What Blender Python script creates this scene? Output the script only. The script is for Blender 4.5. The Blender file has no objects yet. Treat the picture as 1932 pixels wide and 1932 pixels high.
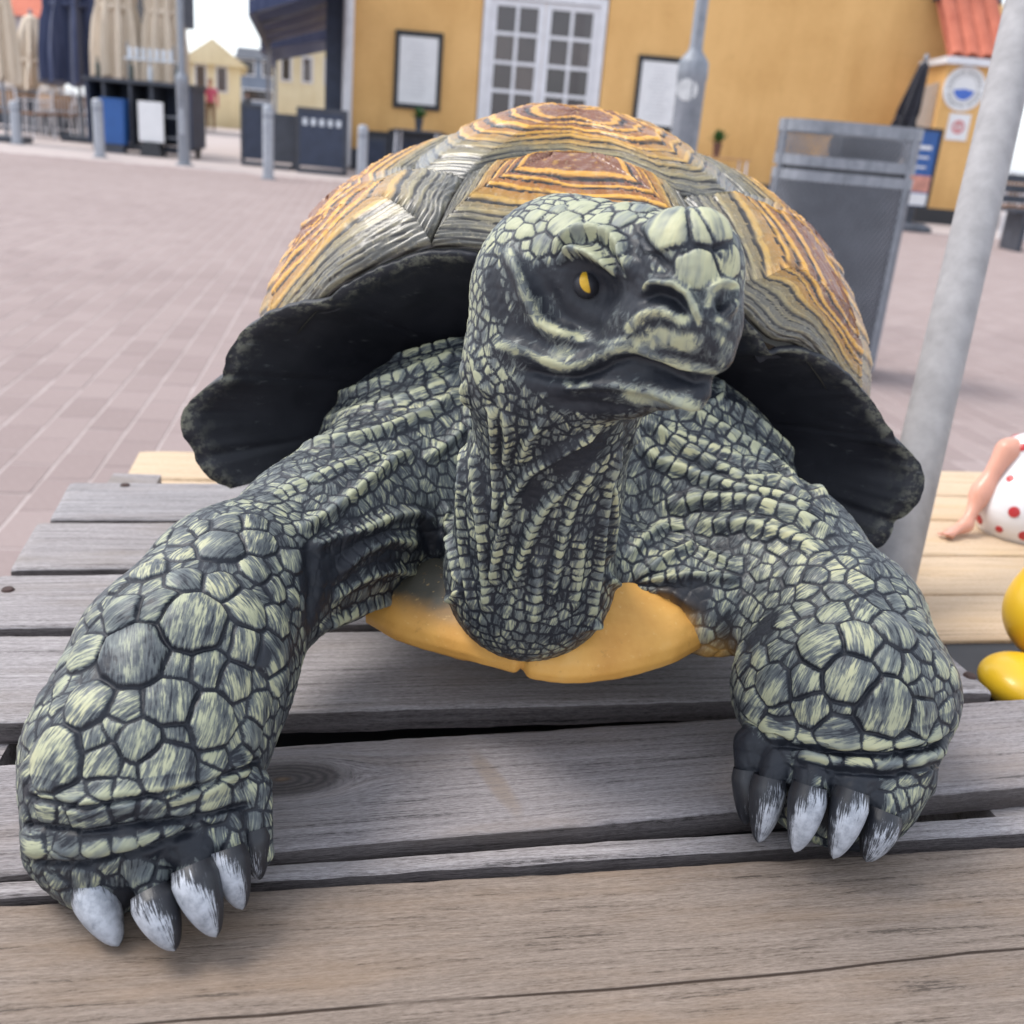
import bpy, bmesh, math, random, time
import numpy as np
from mathutils import Vector, Matrix, noise
from mathutils.bvhtree import BVHTree
from mathutils.kdtree import KDTree
T0 = time.time()
R = math.radians
sc = bpy.context.scene
COL = sc.collection
# ------------------------------------------------------------------ camera, sky, sun, exposure
F, TH, PH = 1932.0, R(20.3), R(5.0)          # focal length in pixels of a 1932 px frame, pitch, roll
CAM = np.array((0.0, 0.0, 0.85))
TZ = 0.52                                     # height of the weathered table top
FWD = np.array((0.0, math.cos(TH), -math.sin(TH)))
UP0 = np.array((0.0, math.sin(TH), math.cos(TH)))
RT0 = np.array((1.0, 0.0, 0.0))
RT = RT0 * math.cos(PH) + UP0 * math.sin(PH)
UP = UP0 * math.cos(PH) - RT0 * math.sin(PH)
cd = bpy.data.cameras.new('camera')
cam = bpy.data.objects.new('camera', cd); COL.objects.link(cam)
cam.matrix_world = Matrix(((RT[0], UP[0], -FWD[0], CAM[0]), (RT[1], UP[1], -FWD[1], CAM[1]), (RT[2], UP[2], -FWD[2], CAM[2]), (0, 0, 0, 1)))
cd.sensor_width = 36.0; cd.lens = 36.0; cd.clip_start = 0.02; cd.clip_end = 2000
cd.dof.use_dof = True; cd.dof.focus_distance = 0.50; cd.dof.aperture_fstop = 12.0
sc.camera = cam
SUN_EL, SUN_AZ = R(58), R(-78)               # high veiled sun on the left, a little beyond the tortoise
wd = bpy.data.worlds.new('World'); sc.world = wd; wd.use_nodes = True
wn = wd.node_tree; bg = wn.nodes['Background']
sky = wn.nodes.new('ShaderNodeTexSky'); sky.sky_type = 'NISHITA'; sky.sun_disc = False
sky.sun_elevation = SUN_EL; sky.sun_rotation = SUN_AZ; sky.air_density = 1.0; sky.dust_density = 1.5; sky.ozone_density = 1.0
hsv = wn.nodes.new('ShaderNodeHueSaturation'); hsv.inputs['Saturation'].default_value = 0.4
veil = wn.nodes.new('ShaderNodeMix'); veil.data_type = 'RGBA'; veil.inputs[0].default_value = 0.5; veil.inputs[7].default_value = (2.9, 3.2, 3.65, 1)   # thin even cloud
wn.links.new(sky.outputs[0], hsv.inputs['Color']); wn.links.new(hsv.outputs[0], veil.inputs[6]); wn.links.new(veil.outputs[2], bg.inputs['Color'])
bg.inputs['Strength'].default_value = 0.15
sl = bpy.data.lights.new('sun', 'SUN'); sl.energy = 1.1; sl.angle = R(22); sl.color = (1.0, 0.95, 0.88)
sun = bpy.data.objects.new('sun', sl); COL.objects.link(sun)
sdir = Vector((math.sin(SUN_AZ) * math.cos(SUN_EL), math.cos(SUN_AZ) * math.cos(SUN_EL), math.sin(SUN_EL)))
sun.rotation_euler = sdir.to_track_quat('Z', 'Y').to_euler()
vs = sc.view_settings; vs.view_transform = 'Standard'; vs.look = 'None'; vs.gamma = 1.0; vs.use_curve_mapping = False; vs.exposure = 1.42
sc.cycles.use_denoising = True; sc.cycles.denoising_prefilter = 'ACCURATE'
rng = np.random.default_rng(7); random.seed(7)

# ------------------------------------------------------------------ helpers
def P(px, py, D):
    """point at depth D metres seen at pixel (px, py) of the 1932 px photograph"""
    return CAM + D * (FWD + (px - 966) / F * RT - (py - 966) / F * UP)
def PZ(px, py, z):
    d = FWD + (px - 966) / F * RT - (py - 966) / F * UP
    return CAM + d * ((z - CAM[2]) / d[2])
def PY(px, py, y):
    d = FWD + (px - 966) / F * RT - (py - 966) / F * UP
    return CAM + d * ((y - CAM[1]) / d[1])
def project(p):
    q = np.asarray(p) - CAM; D = q @ FWD
    return np.stack([966 + F * (q @ RT) / D, 966 - F * (q @ UP) / D, D], -1)
def tag(o, label=None, cat=None, group=None, kind=None):
    if label: o['label'] = label
    if cat: o['category'] = cat
    if group: o['group'] = group
    if kind: o['kind'] = kind
    return o
def empty(name, loc, label=None, cat=None, group=None, rz=0.0):
    o = bpy.data.objects.new(name, None); COL.objects.link(o); o.location = loc; o.rotation_euler = (0, 0, rz)
    o.empty_display_size = 0.05
    return tag(o, label, cat, group)
def link(name, me, parent=None, loc=(0, 0, 0), world=False):
    o = bpy.data.objects.new(name, me); COL.objects.link(o); o.location = loc
    if parent is not None:
        o.parent = parent
        if world:                                # mesh is in world coordinates: cancel the parent's transform
            o.matrix_parent_inverse = Matrix.LocRotScale(parent.location, parent.rotation_euler, parent.scale).inverted()
    return o
def mesh_np(name, v, f, mat=None, smooth=True):
    me = bpy.data.meshes.new(name)
    v = np.asarray(v, np.float32); f = np.asarray(f, np.int32)
    n, k = f.shape
    me.vertices.add(len(v)); me.vertices.foreach_set('co', v.ravel())
    me.loops.add(n * k); me.loops.foreach_set('vertex_index', f.ravel())
    me.polygons.add(n); me.polygons.foreach_set('loop_start', np.arange(0, n * k, k, dtype=np.int32))
    me.polygons.foreach_set('use_smooth', np.full(n, smooth))
    me.update(calc_edges=True)
    if mat: me.materials.append(mat)
    return me
def attr(me, name, a):
    at = me.attributes.new(name, 'FLOAT', 'POINT'); at.data.foreach_set('value', np.asarray(a, np.float32))
class MB:
    """collects simple solids, links them as ONE mesh object"""
    def __init__(s): s.bm = bmesh.new()
    def box(s, c, size, rz=0.0, bevel=0.0, taper=1.0):
        m = Matrix.Translation(Vector(c)) @ Matrix.Rotation(rz, 4, 'Z') @ Matrix.Diagonal(Vector((*size, 1)))
        r = bmesh.ops.create_cube(s.bm, size=1.0, matrix=m)
        if taper != 1.0:
            for v in r['verts']:
                if v.co.z > c[2]: v.co.x = c[0] + (v.co.x - c[0]) * taper; v.co.y = c[1] + (v.co.y - c[1]) * taper
        if bevel:
            es = {e for v in r['verts'] for e in v.link_edges}
            bmesh.ops.bevel(s.bm, geom=list(es), offset=bevel, segments=2, affect='EDGES', profile=0.6)
        return s
    def tube(s, pts, rad, seg=10, cap=True):
        pts = [Vector(p) for p in pts]; rads = rad if hasattr(rad, '__len__') else [rad] * len(pts)
        rings = []; prev = None
        for i, p in enumerate(pts):
            t = (pts[min(i + 1, len(pts) - 1)] - pts[max(i - 1, 0)]).normalized()
            a = prev if prev is not None else (Vector((1, 0, 0)) if abs(t.x) < 0.9 else Vector((0, 1, 0)))
            n = (a - t * a.dot(t)).normalized(); b = t.cross(n); prev = n
            rings.append([s.bm.verts.new(p + (n * math.cos(2 * math.pi * k / seg) + b * math.sin(2 * math.pi * k / seg)) * rads[i]) for k in range(seg)])
        for a, b in zip(rings, rings[1:]):
            for k in range(seg): s.bm.faces.new((a[k], a[(k + 1) % seg], b[(k + 1) % seg], b[k]))
        if cap: s.bm.faces.new(rings[0][::-1]); s.bm.faces.new(rings[-1])
        return s
    def lathe(s, c, prof, seg=24, sx=1.0, sy=1.0):
        rings = [[s.bm.verts.new((c[0] + r * sx * math.cos(2 * math.pi * k / seg), c[1] + r * sy * math.sin(2 * math.pi * k / seg), c[2] + z)) for k in range(seg)] for r, z in prof]
        for a, b in zip(rings, rings[1:]):
            for k in range(seg): s.bm.faces.new((a[k], a[(k + 1) % seg], b[(k + 1) % seg], b[k]))
        s.bm.faces.new(rings[0][::-1]); s.bm.faces.new(rings[-1])
        return s
    def prism(s, poly, vec):
        a = [s.bm.verts.new(p) for p in poly]; b = [s.bm.verts.new(Vector(p) + Vector(vec)) for p in poly]; n = len(a)
        s.bm.faces.new(a); s.bm.faces.new(b[::-1])
        for k in range(n): s.bm.faces.new((a[k], b[k], b[(k + 1) % n], a[(k + 1) % n]))
        return s
    def mesh(s, name, mat, smooth=False, ang=35):
        bmesh.ops.recalc_face_normals(s.bm, faces=s.bm.faces[:])
        me = bpy.data.meshes.new(name); s.bm.to_mesh(me); s.bm.free()
        if smooth:
            me.polygons.foreach_set('use_smooth', [True] * len(me.polygons)); me.set_sharp_from_angle(angle=R(ang))
        if mat: me.materials.append(mat)
        return me
    def build(s, name, mat, parent=None, smooth=False, loc=(0, 0, 0)):
        return link(name, s.mesh(name, mat, smooth), parent, loc)
class NT:
    """small node-tree writer"""
    def __init__(s, name, rough=0.6, spec=0.5):
        s.m = bpy.data.materials.new(name); s.m.use_nodes = True; s.t = s.m.node_tree
        s.b = s.t.nodes['Principled BSDF']; s.b.inputs['Roughness'].default_value = rough; s.b.inputs['Specular IOR Level'].default_value = spec
    def n(s, typ, ins=None, **kw):
        nd = s.t.nodes.new('ShaderNode' + typ)
        for k, v in kw.items(): setattr(nd, k, v)
        for k, v in (ins or {}).items():
            if isinstance(v, bpy.types.NodeSocket): s.t.links.new(v, nd.inputs[k])
            else: nd.inputs[k].default_value = v
        return nd
    def coord(s, scale=(1, 1, 1), kind='Object', rot=(0, 0, 0)):
        return s.n('Mapping', {'Vector': s.n('TexCoord').outputs[kind], 'Scale': scale, 'Rotation': rot}).outputs[0]
    def noise(s, vec, scale=5.0, detail=4.0, rough=0.55, dist=0.0):
        return s.n('TexNoise', {'Vector': vec, 'Scale': scale, 'Detail': detail, 'Roughness': rough, 'Distortion': dist}).outputs['Fac']
    def at(s, name): return s.n('Attribute', attribute_name=name).outputs['Fac']
    def math(s, op, a, b=0.0, c=None, clamp=False):
        ins = {0: a, 1: b}
        if c is not None: ins[2] = c
        return s.n('Math', ins, operation=op, use_clamp=clamp).outputs[0]
    def ramp(s, fac, stops, interp='LINEAR'):
        nd = s.n('ValToRGB', {'Fac': fac}); cr = nd.color_ramp; cr.interpolation = interp
        while len(cr.elements) < len(stops): cr.elements.new(0.5)
        for e, (p, c) in zip(cr.elements, stops): e.position = p; e.color = (*c, 1) if len(c) == 3 else c
        return nd.outputs[0]
    def smooth(s, x, lo, hi):
        return s.n('MapRange', {'Value': x, 'From Min': lo, 'From Max': hi}, interpolation_type='SMOOTHSTEP').outputs[0]
    def mix(s, fac, a, b, blend='MIX'):
        nd = s.n('Mix', data_type='RGBA', blend_type=blend)
        for i, v in ((0, fac), (6, a), (7, b)):
            if isinstance(v, bpy.types.NodeSocket): s.t.links.new(v, nd.inputs[i])
            else: nd.inputs[i].default_value = v if i == 0 else (*v, 1)
        return nd.outputs[2]
    def set(s, key, v):
        if isinstance(v, bpy.types.NodeSocket): s.t.links.new(v, s.b.inputs[key])
        else: s.b.inputs[key].default_value = (*v, 1) if key == 'Base Color' else v
        return s
    def bump(s, h, strength=0.3, dist=0.002):
        s.set('Normal', s.n('Bump', {'Height': h, 'Strength': strength, 'Distance': dist}).outputs[0]); return s
def plain(name, col, rough=0.6, var=0.12, scale=6.0, spec=0.4, metal=0.0):
    """painted / plain surface: one colour with mild mottling and scuffs"""
    t = NT(name, rough, spec); f = t.noise(t.coord(), scale, 5, 0.6)
    lo = tuple(c * (1 - var) for c in col); hi = tuple(min(1, c * (1 + var)) for c in col)
    t.set('Base Color', t.ramp(f, [(0.3, lo), (0.7, hi)])); t.set('Metallic', metal)
    t.set('Roughness', t.math('MULTIPLY_ADD', t.noise(t.coord(), scale * 4, 3), 0.25, rough - 0.12))
    return t.m
VOX = .0037
# ------------------------------------------------------------------ tortoise: one continuous skin grown from blended round forms
def S(px, py, D, r): return (P(px, py, D), r * D / F)
def cone(a, b): return ('c', a[0], b[0], a[1], b[1])
def ball(a, s=(1, 1, 1)): return ('e', a[0], tuple(a[1] * k for k in s), None)
def rot_cam(yaw=0.0, tilt=0.0):
    """axes: right / up / towards the camera, turned"""
    m = np.stack([RT, UP, -FWD]); c, s = math.cos(yaw), math.sin(yaw)
    m = np.array(((c, 0, s), (0, 1, 0), (-s, 0, c))) @ m
    c, s = math.cos(tilt), math.sin(tilt)
    return np.array(((c, s, 0), (-s, c, 0), (0, 0, 1))) @ m
def ell(a, s, m): return ('e', a[0], tuple(a[1] * k for k in s), m)
def prim_d(pr, p):
    if pr[0] == 'c':
        _, a, b, ra, rb = pr; ab = b - a; h = np.clip(((p - a) @ ab) / (ab @ ab), 0, 1)
        return np.linalg.norm(p - a - h[..., None] * ab, axis=-1) - (ra + (rb - ra) * h)
    _, c, r, m = pr; q = p - c
    if m is not None: q = q @ m.T
    r = np.array(r); k0 = np.linalg.norm(q / r, axis=-1); k1 = np.linalg.norm(q / r ** 2, axis=-1)
    return k0 * (k0 - 1.0) / np.maximum(k1, 1e-9)
def prim_box(pr, pad):
    if pr[0] == 'c': return np.minimum(pr[1] - pr[3], pr[2] - pr[4]) - pad, np.maximum(pr[1] + pr[3], pr[2] + pr[4]) + pad
    r = max(pr[2]); return pr[1] - r - pad, pr[1] + r + pad
def smin(a, b, k):
    h = np.maximum(k - np.abs(a - b), 0) / k; return np.minimum(a, b) - h * h * k * 0.25
def smax(a, b, k): return -smin(-a, -b, k)
def sdf(ops, p, z0=None):
    d = np.full(len(p), 0.08)
    for op, pr, k in ops:
        lo, hi = prim_box(pr, k + 0.02)
        m = np.all((p > lo) & (p < hi), axis=1)
        if not m.any(): continue
        e = prim_d(pr, p[m])
        d[m] = smin(d[m], e, k) if op == '+' else smax(d[m], -e, k)
    if z0 is not None: d = smax(d, z0 - p[:, 2], 0.004)
    return d
def surface_nets(ops, lo, hi, h, z0=None):
    n = np.ceil((hi - lo) / h).astype(int) + 1
    ax = [lo[i] + h * np.arange(n[i]) for i in range(3)]
    g = np.stack(np.meshgrid(*ax, indexing='ij'), -1).reshape(-1, 3)
    d = np.concatenate([sdf(ops, c, z0) for c in np.array_split(g, 8)]).reshape(n)
    ins = d < 0; c = [(i, j, k) for i in (0, 1) for j in (0, 1) for k in (0, 1)]
    sl = lambda o: tuple(slice(o[i], n[i] - 1 + o[i]) for i in range(3))
    cnt = sum(ins[sl(o)].astype(int) for o in c); act = np.argwhere((cnt > 0) & (cnt < 8))
    idx = -np.ones(n - 1, int); idx[tuple(act.T)] = np.arange(len(act))
    acc = np.zeros((len(act), 3)); w = np.zeros(len(act))
    for o in c:
        for a in range(3):
            if o[a]: continue
            o2 = list(o); o2[a] = 1
            d0 = d[tuple((act + o).T)]; d1 = d[tuple((act + o2).T)]; x = (d0 < 0) != (d1 < 0)
            t = np.where(x, d0 / np.where(x, d0 - d1, 1), 0); q = np.repeat(np.array(o, float)[None], len(act), 0); q[:, a] += t
            acc[x] += q[x]; w += x
    v = lo + h * (act + acc / w[:, None]); quads = []
    for a in range(3):
        b, cc = (a + 1) % 3, (a + 2) % 3
        s0 = [slice(1, n[i] - 1) for i in range(3)]; s0[a] = slice(0, n[a] - 1); s1 = list(s0); s1[a] = slice(1, n[a])
        x = np.argwhere(ins[tuple(s0)] != ins[tuple(s1)]); off = np.array([s.start for s in s0]); e = x + off
        flip = ins[tuple(e.T)]
        def cell(db, dc):
            q = e.copy(); q[:, b] -= db; q[:, cc] -= dc; return idx[tuple(q.T)]
        f = np.stack([cell(1, 1), cell(0, 1), cell(0, 0), cell(1, 0)], 1); f[~flip] = f[~flip][:, ::-1]; quads.append(f)
    return v, np.concatenate(quads)
def subdivide(v, f):
    e = np.stack([f, np.roll(f, -1, 1)], -1).reshape(-1, 2); es = np.sort(e, 1)
    key = es[:, 0].astype(np.int64) * len(v) + es[:, 1]; u, inv = np.unique(key, return_inverse=True)
    ev = (v[u // len(v)] + v[u % len(v)]) * 0.5; inv = inv.reshape(f.shape) + len(v); fc = v[f].mean(1); fi = np.arange(len(f)) + len(v) + len(ev)
    nv = np.concatenate([v, ev, fc])
    nf = np.concatenate([np.stack([f[:, i], inv[:, i], fi, inv[:, i - 1]], 1) for i in range(4)])
    return nv, nf
def reproject(ops, v, z0=None, step=1.0):
    e = 4e-4; d = sdf(ops, v, z0)
    g = np.stack([sdf(ops, v + np.eye(3)[i] * e, z0) - sdf(ops, v - np.eye(3)[i] * e, z0) for i in range(3)], 1) / (2 * e)
    return v - step * np.clip(d, -0.003, 0.003)[:, None] * g / np.maximum((g * g).sum(1), 0.25)[:, None]
def normals(v, f):
    a = v[f]; fn = np.cross(a[:, 2] - a[:, 0], a[:, 3] - a[:, 1]); n = np.zeros_like(v)
    for i in range(4):
        for k in range(3): n[:, k] += np.bincount(f[:, i], fn[:, k], len(v))
    return n / np.maximum(np.linalg.norm(n, axis=1), 1e-12)[:, None]

ops = []
def add(pr, k=0.02): ops.append(('+', pr, k))
def cut(pr, k=0.008): ops.append(('-', pr, k))
# trunk in the shell mouth, shoulders
add(('e', P(1045, 925, 0.725), (0.172, 0.085, 0.112), None))
add(cone(S(800, 880, .68, 165), S(610, 1010, .60, 148)), .03)
add(cone(S(1270, 940, .70, 160), S(1465, 1065, .635, 148)), .03)
add(cone(S(1120, 1050, .635, 85), S(1340, 1150, .605, 88)), .02)
# front limb that reaches nearest
add(cone(S(615, 1020, .60, 148), S(440, 1120, .535, 150)), .02)
add(cone(S(440, 1120, .535, 150), S(350, 1260, .495, 190)), .02)
add(cone(S(350, 1265, .495, 188), S(275, 1430, .468, 206)), .02)
add(cone(S(275, 1430, .468, 205), S(268, 1485, .462, 198)), .015)
add(cone(S(235, 1565, .462, 158), S(310, 1560, .466, 130)), .010)
# other front limb
add(cone(S(1465, 1065, .635, 142), S(1585, 1185, .585, 148)), .02)
add(cone(S(1575, 1200, .58, 150), S(1590, 1300, .555, 188)), .02)
add(cone(S(1500, 1295, .555, 112), S(1680, 1310, .555, 118)), .015)
add(cone(S(1590, 1400, .55, 170), S(1582, 1450, .545, 155)), .006)
add(cone(S(1540, 1450, .555, 110), S(1630, 1460, .555, 105)), .010)
# toes, five to a foot
for a, b, k in (((150, 1590, .448, 96), (200, 1705, .431, 34), .006), ((268, 1590, .436, 54), (308, 1712, .421, 28), .003),
                ((346, 1560, .438, 52), (386, 1680, .424, 28), .003), ((415, 1530, .446, 46), (442, 1640, .436, 25), .003),
                ((466, 1490, .458, 46), (487, 1610, .453, 28), .003),
                ((1428, 1410, .538, 44), (1410, 1490, .531, 22), .003), ((1480, 1420, .528, 42), (1448, 1510, .515, 23), .003),
                ((1548, 1430, .518, 46), (1515, 1525, .500, 27), .003), ((1622, 1440, .515, 48), (1594, 1535, .498, 28), .003),
                ((1690, 1460, .52, 72), (1662, 1545, .506, 34), .008)):
    add(cone(S(*a), S(*b)), k)
# neck
add(cone(S(1000, 1060, .62, 150), S(1000, 1050, .585, 150)), .03)
add(cone(S(1000, 1085, .563, 161), S(1018, 930, .53, 146)), .012)
add(cone(S(1018, 930, .53, 140), S(1060, 740, .487, 158)), .015)
# head
hm = rot_cam(R(38), R(-8))
add(ell(S(1062, 565, .468, 165), (1.0, 1.08, 1.15), hm), .02)
add(cone(S(1075, 520, .458, 130), S(1190, 505, .43, 118)), .015)
add(ball(S(1295, 520, .405, 108), (1.0, 1.0, 1.15)), .012)
add(cone(S(1235, 610, .415, 92), S(1325, 615, .398, 70)), .012)
add(cone(S(1325, 630, .398, 58), S(1350, 672, .396, 26)), .010)
add(cone(S(1000, 670, .462, 105), S(1180, 640, .432, 78)), .012)
add(cone(S(1000, 720, .472, 100), S(1180, 725, .43, 55)), .022)
add(cone(S(1180, 725, .43, 52), S(1310, 738, .403, 34)), .008)
LO = np.min([prim_box(o[1], 0.012)[0] for o in ops], 0); HI = np.max([prim_box(o[1], 0.012)[1] for o in ops], 0); LO[2] = TZ - 0.004
Z0 = TZ + 0.0008
VOX = globals().get('VOX', 0.0036)
v0, f0 = surface_nets(ops, LO, HI, VOX, Z0); v0 = reproject(ops, v0, Z0)
v1, f1 = subdivide(v0, f0); v1 = reproject(ops, v1, Z0)
print('skin base', len(v0), len(v1), round(time.time() - T0, 1))
# ------------------------------------------------------------------ materials of the place
def wood_mat(name, lo, hi, warm, grain=1.0, knot=None, stain=None, crack=None, rough=.78):
    t = NT(name, rough, .25); o = t.coord(); info = t.n('ObjectInfo').outputs['Random']
    off = t.n('CombineXYZ', {0: t.math('MULTIPLY', info, 7.0), 1: t.math('MULTIPLY', info, 3.0), 2: 0.0}).outputs[0]
    p = t.n('VectorMath', {0: o, 1: off}, operation='ADD').outputs[0]
    if knot:
        s = t.n('SeparateXYZ', {'Vector': o}).outputs; dx = t.math('MULTIPLY', t.math('SUBTRACT', s['X'], knot[0]), .45); dy = t.math('SUBTRACT', s['Y'], knot[1])
        kd_ = t.math('SQRT', t.math('ADD', t.math('MULTIPLY', dx, dx), t.math('MULTIPLY', dy, dy)))
        kf = t.smooth(kd_, .030, .008)
        push = t.n('CombineXYZ', {0: 0.0, 1: t.math('MULTIPLY', t.math('MULTIPLY', kf, dy), -1.5), 2: 0.0}).outputs[0]
        p = t.n('VectorMath', {0: p, 1: push}, operation='ADD').outputs[0]
    warp = t.noise(t.n('Mapping', {'Vector': p, 'Scale': (3, 12, 12)}).outputs[0], 1.0, 3, .5)
    pw = t.n('VectorMath', {0: p, 1: t.n('CombineXYZ', {0: 0.0, 1: t.math('MULTIPLY_ADD', warp, .016, -.008), 2: 0.0}).outputs[0]}, operation='ADD').outputs[0]
    g1 = t.noise(t.n('Mapping', {'Vector': pw, 'Scale': (7 * grain, 260, 260)}).outputs[0], 1.0, 6, .68)
    g2 = t.noise(t.n('Mapping', {'Vector': pw, 'Scale': (22 * grain, 900, 900)}).outputs[0], 1.0, 4, .7)
    g3 = t.noise(t.n('Mapping', {'Vector': p, 'Scale': (5, 24, 24)}).outputs[0], 1.0, 4, .6)
    g4 = t.noise(t.n('Mapping', {'Vector': pw, 'Scale': (220, 1250, 1250)}).outputs[0], 1.0, 4, .72)
    f = t.math('ADD', t.math('MULTIPLY', g1, .34), t.math('ADD', t.math('MULTIPLY', g2, .24), t.math('MULTIPLY', g4, .42)))
    col = t.ramp(f, [(.33, tuple(c * .45 for c in lo)), (.43, lo), (.60, hi), (.75, tuple(min(1, c * 1.25) for c in hi))])
    col = t.mix(t.math('MULTIPLY', t.smooth(g3, .45, .72), .6), col, warm, 'MIX') if warm else col
    col = t.mix(t.math('MULTIPLY', t.smooth(t.math('ADD', g1, t.math('MULTIPLY_ADD', g4, .3, -.15)), .42, .33), .65), col, tuple(c * .28 for c in lo))
    h = t.math('ADD', t.math('MULTIPLY', g1, .8), t.math('ADD', t.math('MULTIPLY', g2, .5), t.math('MULTIPLY', g4, .6)))
    if knot:
        rings = t.math('SINE', t.math('MULTIPLY', t.math('ADD', kd_, t.math('MULTIPLY_ADD', g3, .012, t.math('MULTIPLY', g1, .004))), 2300.0))
        col = t.mix(t.math('MULTIPLY', t.smooth(kd_, .019, .011), .92), col, t.mix(t.math('MULTIPLY', t.math('MULTIPLY_ADD', rings, .5, .5), g4), (.04, .035, .036), (.13, .11, .105)))
        col = t.mix(t.math('MULTIPLY', t.smooth(kd_, .0030, .0005), .45), col, (.20, .12, .06)); h = t.math('ADD', h, t.math('MULTIPLY', t.math('MULTIPLY', rings, t.smooth(kd_, .018, .010)), .15))
    if stain:
        s = t.n('SeparateXYZ', {'Vector': o}).outputs; sx = t.math('ADD', t.math('MULTIPLY', t.math('SUBTRACT', s['X'], stain[0]), 1.0 / stain[2]), t.math('MULTIPLY_ADD', g3, 1.4, -.7)); sy = t.math('MULTIPLY', t.math('SUBTRACT', s['Y'], stain[1]), 1.0 / stain[3])
        if len(stain) > 5: sx = t.math('ADD', sx, t.math('MULTIPLY', sy, stain[5]))
        r_ = t.math('ADD', t.math('MULTIPLY', sx, sx), t.math('MULTIPLY', sy, sy)); col = t.mix(t.math('MULTIPLY', t.math('MULTIPLY', t.smooth(r_, 1.2, .1), .6), t.smooth(f, .30, .62)), col, stain[4])
    if crack:
        s = t.n('SeparateXYZ', {'Vector': o}).outputs; line = t.math('ADD', t.math('MULTIPLY_ADD', s['X'], crack[1], crack[0]), t.math('MULTIPLY_ADD', warp, .018, -.009))
        cr = t.math('ABSOLUTE', t.math('SUBTRACT', s['Y'], line)); cm = t.math('MULTIPLY', t.smooth(cr, .0009, .0002), t.smooth(g3, .34, .48)); col = t.mix(cm, col, (.04, .025, .018)); h = t.math('SUBTRACT', h, t.math('MULTIPLY', cm, 1.2))
    t.set('Base Color', col); t.bump(h, .75, .0016); return t.m
def paver_mat():
    t = NT('paver', .85, .2); i = t.n('ObjectInfo').outputs['Random']; v = t.at('shade'); n = t.noise(t.coord(), 60, 5, .65); n2 = t.noise(t.n('Mapping', {'Vector': t.n('NewGeometry').outputs['Position'], 'Scale': (.6, .6, .6)}).outputs[0], 1.0, 4, .6)
    k = t.math('ADD', t.math('MULTIPLY_ADD', t.math('ADD', i, v), .28, .13), t.math('MULTIPLY_ADD', n, .6, -.25)); k = t.math('ADD', k, t.math('MULTIPLY_ADD', n2, .6, -.3))
    t.set('Base Color', t.ramp(k, [(.1, (.215, .165, .157)), (.45, (.268, .210, .20)), (.8, (.308, .247, .235)), (1, (.34, .28, .265))])); t.bump(n, .3, .002); return t.m
def ground_mat():
    t = NT('joint_sand', .9, .15); p = t.n('NewGeometry').outputs['Position']; n = t.noise(p, 40, 4); n2 = t.noise(p, .35, 4, .6)
    t.set('Base Color', t.mix(.5, t.ramp(n, [(.3, (.46, .395, .375)), (.7, (.56, .485, .46))]), t.ramp(n2, [(.3, (.28, .24, .235)), (.7, (.36, .31, .30))]))); return t.m
def plaster_mat(name, lo, hi):
    t = NT(name, .88, .2); p = t.n('NewGeometry').outputs['Position']; a = t.noise(p, .9, 5, .6); b = t.noise(p, 14, 5, .65); c = t.noise(t.n('Mapping', {'Vector': p, 'Scale': (3, 3, .4)}).outputs[0], 1.0, 4, .6)
    f = t.math('ADD', t.math('MULTIPLY', a, .5), t.math('ADD', t.math('MULTIPLY', b, .2), t.math('MULTIPLY', c, .3)))
    z = t.n('SeparateXYZ', {'Vector': p}).outputs['Z']; d = t.math('MULTIPLY', t.smooth(t.math('ADD', z, t.math('MULTIPLY_ADD', c, 1.2, -.6)), 1.1, .2), .35); sp_ = t.math('MULTIPLY', t.smooth(t.noise(p, 3.2, 6, .7), .60, .74), .3)
    col = t.mix(sp_, t.mix(d, t.ramp(f, [(.38, lo), (.58, hi)]), tuple(k * .62 for k in lo)), tuple(k * .8 for k in lo)); t.set('Base Color', col); t.bump(b, .25, .01); return t.m
def galv_mat(name='galvanised_steel', lo=(.24, .255, .29), hi=(.42, .44, .48), scale=1.0):
    t = NT(name, .5, .5); n = t.noise(t.coord(), 26 * scale, 5, .65); n2 = t.noise(t.coord((1, 1, .12)), 30 * scale, 4, .6)
    t.set('Base Color', t.ramp(t.math('MULTIPLY_ADD', n2, .5, t.math('MULTIPLY', n, .5)), [(.35, lo), (.62, hi)])); t.set('Metallic', .25); t.set('Roughness', t.math('MULTIPLY_ADD', n, .3, .36)); return t.m
def cloth_mat(name, lo, hi):
    t = NT(name, .9, .15); n = t.noise(t.coord((6, 6, .5)), 3.0, 4, .6); t.set('Base Color', t.ramp(n, [(.3, lo), (.7, hi)])); t.set('Sheen Weight', .2); return t.m
def glass_mat():
    t = NT('dark_window_glass', .06, .8); n = t.noise(t.coord(), 4, 3); i = t.n('ObjectInfo').outputs['Random']
    t.set('Base Color', t.ramp(t.math('MULTIPLY_ADD', i, .7, t.math('MULTIPLY', n, .4)), [(.1, (.020, .017, .020)), (.6, (.055, .042, .045)), (1, (.10, .075, .07))])); return t.m
M = {}
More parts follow.
